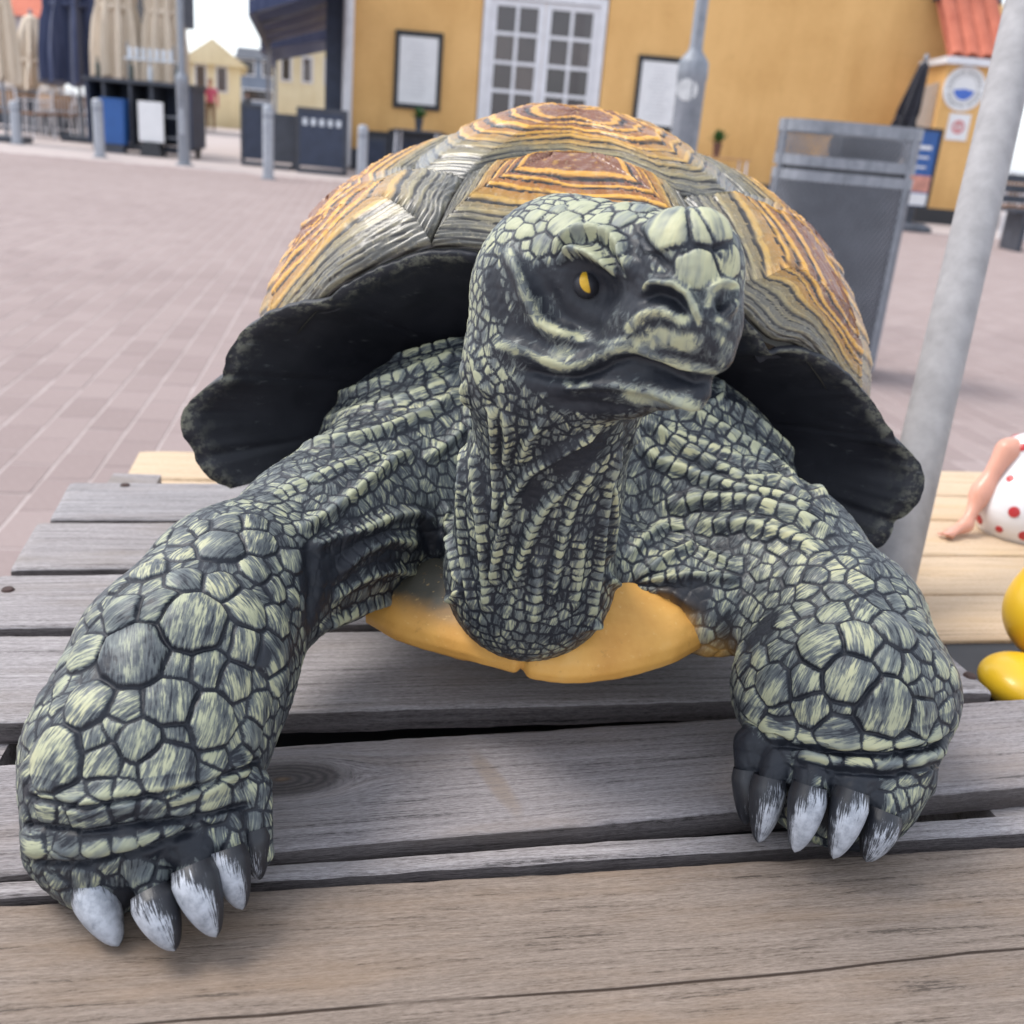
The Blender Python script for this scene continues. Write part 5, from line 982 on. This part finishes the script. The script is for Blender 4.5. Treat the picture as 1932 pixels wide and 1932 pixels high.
# fold ridges: polyline, half width px, height mm, spacing of the scales that ride on it (0 = none)
folds = []
def fold(pts, w, h, sp=0.0, paint=.35): folds.append((pts, w, h * (1.3 if sp else 1.0), sp, paint))
for p, w, h, sp in ((sh_([(420, 930), (540, 730), (720, 600), (880, 500), (1050, 440), (1230, 380), (1400, 320), (1600, 240), (1730, 200)]), 10, 3.2, 24), (sh_([(780, 430), (950, 375), (1100, 310), (1300, 240), (1500, 180), (1720, 120)]), 9, 2.2, 25),
                    (sh_([(340, 990), (540, 850), (700, 770), (880, 735), (1100, 705), (1300, 640), (1500, 550), (1740, 400)]), 12, 3.6, 27), (sh_([(1490, 820), (1600, 740), (1740, 620)]), 10, 3.5, 25), (sh_([(760, 1230), (900, 1150), (1020, 1060), (1150, 950), (1320, 810), (1420, 770)]), 11, 3.2, 27),
                    (sh_([(930, 1300), (1100, 1240), (1300, 1150), (1430, 1130), (1520, 1190)]), 11, 3.2, 28), (sh_([(640, 700), (850, 610), (1100, 530), (1350, 470), (1600, 370), (1730, 300)]), 9, 1.0, 30), (sh_([(560, 1060), (760, 960), (1000, 860), (1200, 790)]), 9, 1.0, 28),
                    (ch_([(180, 1080), (300, 970), (430, 915), (560, 935)]), 10, 2.8, 25), (ch_([(150, 1200), (280, 1110), (420, 1060), (600, 1070)]), 9, 2.2, 24), (ch_([(100, 1330), (200, 1275), (300, 1235), (480, 1175), (650, 1165)]), 11, 3.6, 24), (ch_([(60, 960), (200, 885), (350, 845), (450, 800)]), 9, 2.4, 26),
                    (rs_([(470, 1220), (600, 1290), (720, 1390), (850, 1530), (920, 1660)]), 12, 3.0, 30), (rs_([(300, 1260), (400, 1285), (480, 1330), (600, 1400), (680, 1455), (800, 1560)]), 10, 2.8, 25), (rs_([(180, 1300), (300, 1390), (450, 1480), (600, 1560), (720, 1560), (830, 1620)]), 12, 3.6, 28),
                    (rs_([(130, 1370), (230, 1460), (400, 1530), (560, 1590), (720, 1620), (880, 1690)]), 12, 3.4, 28), (rs_([(280, 1650), (420, 1625), (600, 1630), (800, 1690), (960, 1790)]), 13, 3.2, 30), (rs_([(400, 1730), (600, 1720), (780, 1780), (900, 1850)]), 13, 2.6, 30), (rs_([(230, 1330), (420, 1400), (560, 1460), (700, 1500)]), 9, 1.2, 25),
                    (fr_([(170, 355), (300, 270), (450, 205)]), 8, 3.4, 26), (fr_([(180, 372), (400, 350), (640, 370)]), 8, 3.4, 26), (fr_([(120, 260), (200, 180), (290, 130), (400, 130)]), 9, 2.6, 28), (fr_([(160, 400), (330, 420), (450, 500)]), 9, 2.4, 24), (fr_([(110, 470), (250, 530), (390, 630)]), 10, 3.0, 26), (fr_([(330, 160), (480, 250), (620, 300)]), 9, 2.4, 26)):
    fold(p, w, h, sp)
for p, w, h, sp in ((ch_([(800, 140), (822, 300), (800, 500), (780, 720)]), 7, 2.4, 22), (ch_([(850, 470), (868, 700), (890, 950), (905, 1150), (900, 1260)]), 9, 3.0, 20), (ch_([(800, 500), (785, 740), (800, 1000), (835, 1240)]), 7, 2.4, 20), (ch_([(1440, 370), (1260, 480), (1110, 580), (1015, 740), (970, 900), (930, 1130)]), 9, 3.4, 18),
                    (ch_([(1330, 600), (1190, 740), (1120, 860), (1070, 1000), (1040, 1130)]), 9, 3.0, 18), (ch_([(930, 270), (945, 420), (950, 560), (955, 700), (940, 850)]), 8, 2.4, 20), (ch_([(1000, 300), (1010, 420), (1000, 560)]), 8, 2.6, 20), (ch_([(1180, 330), (1110, 420), (1065, 540)]), 8, 2.6, 18),
                    (ch_([(1540, 480), (1475, 640), (1450, 850), (1430, 1050), (1395, 1300)]), 8, 3.2, 20), (ch_([(1420, 560), (1320, 720), (1270, 880), (1230, 1080), (1210, 1200)]), 9, 2.2, 20), (ch_([(1500, 640), (1505, 820), (1485, 1000)]), 7, 2.6, 22), (ch_([(1360, 880), (1345, 1050), (1320, 1250)]), 9, 1.8, 20), (ch_([(1150, 1000), (1140, 1180), (1120, 1330)]), 9, 1.4, 22),
                    (ch_([(700, 740), (735, 900), (770, 1080), (800, 1140)]), 8, 3.0, 22)):
    fold(p, w, h, sp)
for p, w, h, sp in ((ch_([(1480, 1090), (1560, 1180), (1545, 1290), (1420, 1325), (1380, 1345)]), 9, 4.5, 0), (ch_([(650, 1000), (670, 1140), (740, 1205), (800, 1140)]), 9, 4.5, 0),
                    # limb creases
                    (fl_([(110, 1205), (250, 1260), (480, 1250), (760, 1210), (990, 1120)]), 22, 2.5, 0), (fl_([(90, 1430), (300, 1450), (500, 1420), (700, 1360)]), 22, 2.5, 0), (fr_([(640, 960), (800, 1050), (1000, 1110), (1250, 1130), (1480, 1100), (1620, 1000)]), 24, 3.0, 0), (fr_([(830, 1130), (1000, 1190), (1200, 1210), (1450, 1190), (1590, 1130)]), 20, 3.5, 0),
                    # head: brow rows, cheek crest, lips, nostril folds
                    (hd_([(670, 400), (720, 330), (800, 290), (900, 275), (1000, 300), (1080, 370), (1130, 520)]), 13, 4.2, 27), (hd_([(700, 440), (790, 390), (900, 405), (990, 465), (1050, 530)]), 9, 5.6, 17), (hd_([(390, 380), (450, 480), (495, 600), (545, 720), (580, 800), (660, 850), (760, 880), (860, 910)]), 15, 4.4, 0),
                    (hd_([(340, 930), (480, 950), (600, 1010), (760, 1060), (920, 1010), (1060, 935), (1140, 960)]), 16, 3.0, 0), (hd_([(1185, 625), (1260, 565), (1370, 575), (1455, 640), (1500, 740), (1530, 815)]), 8, 4.6, 0), (hd_([(1110, 840), (1190, 760), (1290, 725), (1400, 765), (1480, 850)]), 17, 3.8, 0), (hd_([(1150, 960), (1330, 1010), (1500, 1080), (1590, 1100)]), 13, 3.0, 0),
                    (hd_([(1570, 700), (1580, 610), (1640, 570), (1710, 590), (1720, 700), (1650, 790)]), 10, 3.2, 0), (hd_([(720, 1190), (880, 1170), (1050, 1175), (1220, 1200), (1400, 1265), (1550, 1310), (1630, 1250), (1650, 1150)]), 10, 3.0, 0), (hd_([(180, 900), (200, 1010), (240, 1150), (320, 1260)]), 12, 2.6, 0)):
    fold(p, w, h, sp, .55)
valleys = [(hd_([(480, 1085), (650, 1125), (800, 1130), (930, 1080), (1010, 1035), (1130, 1030), (1300, 1075), (1480, 1135), (1600, 1150)]), 11, -3.6), (hd_([(1060, 1080), (1250, 1110), (1430, 1180), (1560, 1210)]), 13, -1.8), (hd_([(1160, 240), (1200, 330), (1300, 440), (1380, 500)]), 9, -2.2), (hd_([(1180, 680), (1260, 640), (1360, 665), (1430, 740), (1470, 800)]), 11, -4.0),
           (hd_([(1655, 670), (1640, 740)]), 8, -7), (hd_([(560, 470), (620, 620), (700, 760), (830, 840), (960, 850)]), 20, -3.0), (hd_([(720, 560), (850, 600), (1000, 620), (1100, 640)]), 36, -5.0), (hd_([(1480, 130), (1580, 300), (1640, 440)]), 4, -1.2), (hd_([(1390, 420), (1500, 360), (1690, 370)]), 4, -1.2), (hd_([(300, 450), (320, 620), (380, 780)]), 22, -1.5),
           (ch_([(1200, 250), (1400, 265), (1640, 285)]), 14, -2.0), (fl_([(120, 1240), (330, 1380 - 100), (560, 1240), (780, 1195), (1000, 1100)]), 6, -3.0), (fl_([(100, 1350), (330, 1375), (520, 1350), (700, 1330), (960, 1270)]), 6, -3.5), (fl_([(130, 1500), (330, 1500), (560, 1440), (760, 1370)]), 8, -4.0),
           (fr_([(780, 1110), (1000, 1145), (1250, 1155), (1480, 1130), (1610, 1050)]), 7, -4.5), (fr_([(900, 1200), (1100, 1240), (1300, 1250), (1540, 1200)]), 6, -3), (ch_([(640, 980), (600, 860), (560, 760)]), 12, -3.5), (fl_([(1190, 250), (1210, 420), (1190, 600)]), 16, -3.0)]
# dark (left unbrushed) patches: px, py, radius, strength
darks = hd_([(880, 570, 150), (770, 720, 90), (930, 740, 110), (1130, 640, 100), (1180, 480, 80), (600, 580, 55), (300, 560, 60), (330, 720, 70), (420, 850, 40), (1090, 1070, 70), (1250, 1085, 70), (1400, 1140, 70), (1550, 1180, 70), (950, 1110, 70), (800, 1120, 50), (1190, 330, 80), (1280, 640, 60), (1400, 690, 55), (1655, 720, 26), (560, 1130, 70), (700, 1230, 70), (880, 1290, 80), (420, 1180, 40), (880, 560, 90), (1750, 620, 40)]) \
    + fr_([(760, 570, 60), (700, 640, 45), (330, 470, 70), (420, 430, 60)]) + fl_([(1210, 420, 80), (1240, 330, 70), (1200, 540, 60), (1000, 700, 40)]) + fl_([(690, 1450, 60), (600, 1425, 40), (790, 1440, 40)]) \
    + [(242, 1690, 22), (338, 1690, 22), (412, 1650, 20), (250, 1740, 22), (345, 1740, 22), (1520, 1590, 26), (1600, 1600, 26), (1470, 1560, 30), (1560, 1530, 26), (1640, 1510, 28)] \
    + ch_([(230, 980, 150), (100, 1100, 120), (420, 1010, 110), (620, 900, 80), (1300, 520, 130), (1430, 450, 80), (1120, 700, 60), (690, 1100, 50)]) + fr_([(760, 1230, 90), (900, 1290, 60), (1080, 1260, 60), (1200, 1300, 70), (640, 1150, 90)]) + rs_([(560, 1250, 70), (750, 1360, 70), (880, 1500, 70)])
lights = hd_([(760, 320, 45, .3), (900, 290, 50, .35), (1030, 350, 40, .3), (740, 410, 34, .5), (820, 395, 36, .7), (910, 415, 36, .7), (980, 465, 32, .7), (1030, 520, 26, .6), (1310, 250, 150, .3), (1560, 230, 120, .25), (1500, 500, 110, .35), (740, 170, 230, .25), (1120, 200, 120, .2), (250, 330, 90, .2)])
# the face itself: smooth modelled bands brushed pale over black (polyline, half width, strength)
FACE = hd_([(350, 370), (440, 350), (560, 470), (690, 490), (790, 460), (900, 470), (980, 530), (1060, 600), (1170, 590), (1260, 530), (1400, 560), (1510, 630), (1560, 560), (1660, 530), (1760, 590), (1800, 700), (1800, 950), (1690, 1110), (1670, 1250), (1480, 1370), (1150, 1330), (800, 1270), (520, 1180), (400, 1080), (300, 960), (380, 860), (430, 720), (390, 560)])
bands = [(hd_(p), w * .3223, a) for p, w, a in (([(405, 385), (455, 500), (500, 610), (545, 710)], 50, .85), ([(545, 720), (600, 810), (700, 855), (830, 900)], 52, .85), ([(850, 905), (960, 925), (1080, 900)], 34, .6), ([(350, 940), (500, 970), (620, 1030), (760, 1072), (900, 1030), (1030, 960), (1100, 950)], 46, .8),
         ([(1110, 840), (1200, 760), (1310, 735), (1430, 790)], 58, .8), ([(1160, 930), (1300, 890), (1450, 930)], 95, .9), ([(1130, 965), (1330, 1010), (1500, 1070), (1600, 1095)], 48, .9), ([(1620, 870), (1700, 960), (1650, 1050)], 70, .6), ([(1190, 620), (1260, 565), (1370, 580), (1450, 645), (1495, 740), (1520, 810)], 30, 1.0),
         ([(1570, 700), (1585, 620), (1640, 580), (1710, 600)], 38, .9), ([(1630, 790), (1690, 830)], 36, .7), ([(720, 1165), (900, 1160), (1050, 1170), (1200, 1200)], 30, .7), ([(1130, 1215), (1320, 1250), (1430, 1290), (1550, 1315)], 74, 1.0), ([(1550, 1310), (1630, 1260), (1655, 1170)], 24, .8), ([(560, 520), (640, 500), (700, 540)], 30, .25), ([(460, 1120), (640, 1180), (800, 1215)], 20, .35), ([(500, 1190), (700, 1240), (900, 1260)], 18, .3))]
ochres = [(1345, 1255 - 20, 40), (1290, 1180, 26), (1250, 1150, 22), (690, 1170, 26), (770, 1142, 20)]
def curve3(pts, step=6.0):
    p = np.array([q[:2] for q in pts], float); s = np.concatenate([[0], np.cumsum(np.linalg.norm(np.diff(p, axis=0), axis=1))])
    t = np.linspace(0, s[-1], max(3, int(s[-1] / step) + 1)); h = [hit(np.interp(a, s, p[:, 0]), np.interp(a, s, p[:, 1])) for a in t]
    out = [[]]
    for q in h:                                    # break the line where the sight line jumps to another limb
        if q is None or (out[-1] and np.linalg.norm(q - out[-1][-1]) > .03): out.append([])
        if q is not None: out[-1].append(q)
    return [np.array(o) for o in out if len(o) > 1]
lines = []
for pts, w, h, sp, pa in folds:
    for c in curve3(pts):
        lines.append((c, w * depth(c[len(c) // 2]) / F, h * 1e-3, pa))
        if sp:
            s = np.concatenate([[0], np.cumsum(np.linalg.norm(np.diff(c, axis=0), axis=1))]); g = sp * depth(c[0]) / F; a = rng.uniform(.2, .8) * g
            while a < s[-1]:
                sites.append((np.array([np.interp(a, s, c[:, i]) for i in range(3)]), g * .72, .8)); a += g * rng.uniform(.75, 1.35)
for pts, w, h in valleys:
    for c in curve3(pts): lines.append((c, w * depth(c[len(c) // 2]) / F, h * 1e-3, -.9))
# fill what is left with small scales
cand = v1[rng.permutation(len(v1))]; pj = project(cand)
fillr = np.where(pj[:, 1] < 770, 11.0, np.where((pj[:, 0] > 820) & (pj[:, 0] < 1190) & (pj[:, 2] < .60), 11.0, np.where((pj[:, 1] > 1000) & (pj[:, 2] < .575), 17.0, 14.0))) * pj[:, 2] / F
keep = np.ones(len(cand), bool)
for s, r, a in sites: keep &= ((cand - s) ** 2).sum(1) > (r * 1.02 + fillr * .72) ** 2
cand, fillr = cand[keep], fillr[keep]
while len(cand):
    s, r = cand[0], fillr[0]; sites.append((s, r * .72, .55)); k = ((cand - s) ** 2).sum(1) > (1.65 * r) ** 2; cand, fillr = cand[k], fillr[k]
print('sites', len(sites), round(time.time() - T0, 1))
SP = np.array([s[0] for s in sites]); SR = np.array([s[1] for s in sites]); SA = np.array([s[2] for s in sites]); ST = rng.random(len(sites))
kd = KDTree(len(SP))
for i, p in enumerate(SP): kd.insert(p, i)
kd.balance()
v2, f2 = (subdivide(v1, f1) if not globals().get('QUICK') else (v1, f1)); nrm = normals(v2, f2)
jit = np.stack([np.sin(v2 @ np.array(k) + q) for k, q in (((310, 170, 240), 0), ((-190, 330, 150), 1), ((220, -260, 310), 2))], 1) * .0006
K = 7; near = np.array([[m[1] for m in kd.find_n(p, K)] for p in (v2 + jit).tolist()])
q = SP[near] - (v2 + jit)[:, None]; w = (q * q).sum(2) - SR[near] ** 2; o = np.argsort(w, 1); near = np.take_along_axis(near, o, 1); w = np.take_along_axis(w, o, 1)
s0 = near[:, 0]; sep = np.linalg.norm(SP[near[:, 1:]] - SP[s0][:, None], axis=2); edge = ((w[:, 1:] - w[:, :1]) / (2 * sep)).min(1)
r0 = SR[s0]; gw = .0007 + .085 * r0; lift = np.clip(.19 * r0 - .00005, 0.0002, .0034) * SA[s0]
plate = np.clip(edge / gw, 0, 1); plate = plate * plate * (3 - 2 * plate)
dd = np.linalg.norm(v2 - SP[s0], axis=1) / np.maximum(r0, 1e-4); bulge = np.clip(1 - dd * dd, 0, 1) * np.minimum(r0 * .15, .0021)
small = np.clip((.0065 - r0) / .003, 0, 1); paint = -.35 + .22 * small + (.95 - .22 * small) * plate; height = lift * plate + bulge * SA[s0]
fh = np.zeros(len(v2)); flow = np.zeros_like(v2) + np.array((.15, 0, 1)); fw = np.full(len(v2), .25)
for c, wd_, h, pa in lines:
    lo, hi = c.min(0) - 3 * wd_, c.max(0) + 3 * wd_; m = np.where(np.all((v2 > lo) & (v2 < hi), 1))[0]
    if not len(m): continue
    x = v2[m]; best = np.full(len(m), 1e9); dirv = np.zeros_like(x); apos = np.zeros(len(m)); s_acc = 0.0
    for a, b in zip(c[:-1], c[1:]):
        ab = b - a; t = np.clip(((x - a) @ ab) / (ab @ ab + 1e-12), 0, 1); d2 = ((x - a - t[:, None] * ab) ** 2).sum(1); k = d2 < best; best[k] = d2[k]; dirv[k] = ab / (np.linalg.norm(ab) + 1e-9); apos[k] = s_acc + t[k] * np.linalg.norm(ab); s_acc += np.linalg.norm(ab)
    g = np.exp(-best / wd_ ** 2) * np.clip(np.minimum(apos, s_acc - apos) / (3.2 * wd_) + .12, 0, 1) ** .8; s = np.concatenate([[0], np.cumsum(np.linalg.norm(np.diff(c, axis=0), axis=1))])
    fh[m] = np.where(h > 0, np.maximum(fh[m], h * g) if h > 0 else 0, fh[m] + h * g)
    paint[m] += pa * np.where(g > .55, (g - .55) / .45, (g - .55) * .75 * (g > .10)) if h > 0 else pa * g
    flow[m] += (np.sign(dirv[:, 2:3] + dirv[:, :1] * .3) * dirv) * (3 * g)[:, None]
height += fh
pj = project(v2); headm = np.clip((770 - pj[:, 1]) / 60, 0, 1) * (pj[:, 2] < .52); paint += .22 * headm * (.35 + .65 * plate)
def poly_soft(pts, q, soft):
    p = np.array([k[:2] for k in pts]); ins = np.zeros(len(q), bool); dmin = np.full(len(q), 1e9)
    for a, b in zip(p, np.roll(p, -1, 0)):
        c = (a[1] > q[:, 1]) != (b[1] > q[:, 1]); xi = a[0] + (q[:, 1] - a[1]) * (b[0] - a[0]) / (b[1] - a[1] + 1e-9); ins ^= c & (q[:, 0] < xi)
        ab = b - a; t = np.clip(((q - a) @ ab) / (ab @ ab), 0, 1); dmin = np.minimum(dmin, np.linalg.norm(q - a - t[:, None] * ab, axis=1))
    return np.clip(.5 + np.where(ins, dmin, -dmin) / soft, 0, 1)
hm_ = np.where((pj[:, 2] < .50) & (pj[:, 0] > 850) & (pj[:, 1] < 820))[0]; face = np.zeros(len(v2)); face[hm_] = poly_soft(FACE, pj[hm_, :2], 16)
nz = np.array([noise.noise(Vector(p) * 62) + .7 * noise.noise(Vector(p) * 170) for p in v2[hm_].tolist()]); bp = .30 + .24 * nz; q2 = pj[hm_, :2]
for pts, w, a_ in bands:
    p = np.array([k[:2] for k in pts]); dm = np.full(len(hm_), 1e9)
    for a, b in zip(p[:-1], p[1:]):
        ab = b - a; t = np.clip(((q2 - a) @ ab) / (ab @ ab), 0, 1); dm = np.minimum(dm, np.linalg.norm(q2 - a - t[:, None] * ab, axis=1))
    bp = np.maximum(bp, (1.16 * a_ + .34 * nz) * np.exp(-(dm / (w * .80)) ** 2))
fpaint = np.zeros(len(v2)); fpaint[hm_] = bp; paint = paint * (1 - face) + fpaint * face; height -= face * (lift * plate + bulge * SA[s0])
wr = np.zeros(len(v2)); wr[hm_] = [noise.noise(Vector(p) * 95) for p in v2[hm_].tolist()]; height += face * .0008 * wr; paint += face * .10 * wr
for px, py, r in [d[:3] for d in darks]:
    h = hit(px, py)
    if h is not None: paint -= (.6 if py < 770 or (600 < px < 1200 and py < 1130) else 1.25) * np.exp(-(((v2 - h) ** 2).sum(1) / (r * depth(h) / F) ** 2) ** 1.5)
for px, py, r, a in lights:
    h = hit(px, py)
    if h is not None: paint += a * np.exp(-((v2 - h) ** 2).sum(1) / (r * depth(h) / F) ** 2)
ochre = np.zeros(len(v2))
for px, py, r in ochres:
    h = hit(px, py)
    if h is not None: ochre = np.maximum(ochre, np.exp(-((v2 - h) ** 2).sum(1) / (r * depth(h) / F) ** 2))
rough = np.array([noise.noise(Vector(p) * 420) for p in v2[::1]]) if not globals().get('QUICK') else 0
height = height + .00022 * rough
v3 = v2 + nrm * height[:, None]
v3[:, 2] = np.maximum(v3[:, 2], Z0 - .0002)
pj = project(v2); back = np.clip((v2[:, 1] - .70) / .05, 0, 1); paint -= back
acc = np.zeros_like(SP)
for i in range(3): acc[:, i] = np.bincount(s0, flow[:, i], len(SP))
acc += rng.normal(0, .22, acc.shape) * np.linalg.norm(acc, axis=1)[:, None]; acc /= np.maximum(np.linalg.norm(acc, axis=1), 1e-9)[:, None]
pn = np.stack([np.bincount(s0, nrm[:, i], len(SP)) for i in range(3)], 1); pn /= np.maximum(np.linalg.norm(pn, axis=1), 1e-9)[:, None]
acc -= (acc * pn).sum(1)[:, None] * pn; acc /= np.maximum(np.linalg.norm(acc, axis=1), 1e-6)[:, None]; side_ = np.cross(pn, acc)     # brush direction lies in each plate's own plane
loc_ = v2 - SP[s0]; uvw = np.stack([(loc_ * side_[s0]).sum(1) * 1050, (loc_ * acc[s0]).sum(1) * 135, ST[s0] * 977], 1)
tone = ST[s0] * .5 + .28; paint -= .10 * (SA[s0] < .6)
print('detail', len(v3), round(time.time() - T0, 1))
EYE_SINK = .6
CLAWS = [((172, 1668, .432), (224, 1785, .4215), 47, .15, 1.15), ((285, 1680, .4205), (330, 1794, .4135), 48, .15, .72, (.6, .5)), ((362, 1632, .424), (408, 1768, .4175), 50, .15, .85, (.6, .35)),
         ((428, 1600, .4345), (458, 1716, .430), 42, .15, .95, (.6, .1)), ((478, 1560, .452), (490, 1660, .4515), 33, .15, .35, (.3, 0)),
         ((1410, 1450, .531), (1406, 1556, .5285), 33, .2, .25, (-.4, 0)), ((1452, 1465, .514), (1430, 1590, .5105), 38, .2, .55, (-.6, 0)), ((1528, 1480, .498), (1499, 1608, .4945), 40, .2, .95, (-.45, 0)),
         ((1608, 1490, .495), (1572, 1620, .4905), 40, .2, .85, (-.45, 0)), ((1668, 1530, .501), (1634, 1626, .4975), 42, .2, .55, (-.3, .2))]
# ------------------------------------------------------------------ assemble the tortoise
tort = empty('tortoise_statue', (SX, .62, TZ), 'painted tortoise statue standing on the weathered grey plank table', 'tortoise statue')
sme = mesh_np('skin', v3, f2, skin_mat())
attr(sme, 'paint', paint); attr(sme, 'tone', tone); attr(sme, 'ochre', ochre)
fa = sme.attributes.new('flow', 'FLOAT_VECTOR', 'POINT'); fa.data.foreach_set('vector', uvw.astype(np.float32).ravel())
link('skin', sme, tort, world=True)
build_shell(tort)
CM = claw_mat()
def claw(base, tip, r, bend=.25, white=1.0, dark=(0, 0, 0)):
    """a blunt curved claw; base and tip are (px, py, depth), r the base radius in px"""
    a, b = P(*base), P(*tip); b[2] = max(b[2], TZ + .0015); L = np.linalg.norm(b - a); rr = r * base[2] / F; ax = (b - a) / L
    up = -FWD + UP * .3; side = np.cross(ax, up); side /= np.linalg.norm(side); up = np.cross(side, ax)
    n, m = 22, 28; V, W = [], []
    for i in range(n):
        t = i / (n - 1); rad = rr * (1 - t ** 2.4) ** .62 * (1 - .18 * t) * (.82 + .18 * min(1, t * 5)) + .0003
        c = a + (b - a) * t + up * bend * rr * math.sin(t * math.pi) * 1.2
        for j in range(m):
            an = 2 * math.pi * j / m; V.append(c + side * math.cos(an) * rad * .92 + up * math.sin(an) * rad * 1.08)
            W.append(white * (.5 + .75 * (math.sin(an) * .75 + math.cos(an) * dark[0]) - .3 * dark[1] * t - .75 * max(0, 1 - t * 1.9)))
    V = np.array(V); V[:, 2] = np.maximum(V[:, 2], TZ + .0004)
    f = [(i * m + j, i * m + (j + 1) % m, (i + 1) * m + (j + 1) % m, (i + 1) * m + j) for i in range(n - 1) for j in range(m)]
    me = mesh_np('claw', V, f, CM); attr(me, 'white', W); uv_ = np.array([(math.cos(2 * math.pi * j / m) * 14, math.sin(2 * math.pi * j / m) * 14, i / n * 4 + r) for i in range(n) for j in range(m)], np.float32); at_ = me.attributes.new('flow', 'FLOAT_VECTOR', 'POINT'); at_.data.foreach_set('vector', uv_.ravel()); link('claw', me, tort, world=True)
for args in CLAWS: claw(*args)
# the eye that shows, sunk under the brow
eh = hit(1107, 538); er = 26 * depth(eh) / F; en = (CAM - eh); en /= np.linalg.norm(en); ec = eh - en * er * EYE_SINK
th, ph = np.meshgrid(np.linspace(0, math.pi, 33), np.linspace(0, 2 * math.pi, 48, endpoint=False), indexing='ij')
u = np.stack([np.sin(th) * np.cos(ph), np.cos(th), np.sin(th) * np.sin(ph)], -1).reshape(-1, 3)
V = ec + er * (u[:, :1] * RT + u[:, 1:2] * UP - u[:, 2:] * FWD)
f = [(i * 48 + j, i * 48 + (j + 1) % 48, (i + 1) * 48 + (j + 1) % 48, (i + 1) * 48 + j) for i in range(32) for j in range(48)]
pj2 = project(V); ix, iy = pj2[:, 0] - 1102, pj2[:, 1] - 533; a_ = R(12); rx, ry = ix * math.cos(a_) - iy * math.sin(a_), ix * math.sin(a_) + iy * math.cos(a_)
iris = np.clip(1.25 - np.hypot((rx - .012 * ry * ry) / 9.5, ry / 24) * .82, 0, 1) * (u[:, 2] > 0)
me = mesh_np('eye', V, f, eye_mat()); attr(me, 'iris', iris); link('eye', me, tort, world=True)
print('tortoise', round(time.time() - T0, 1))
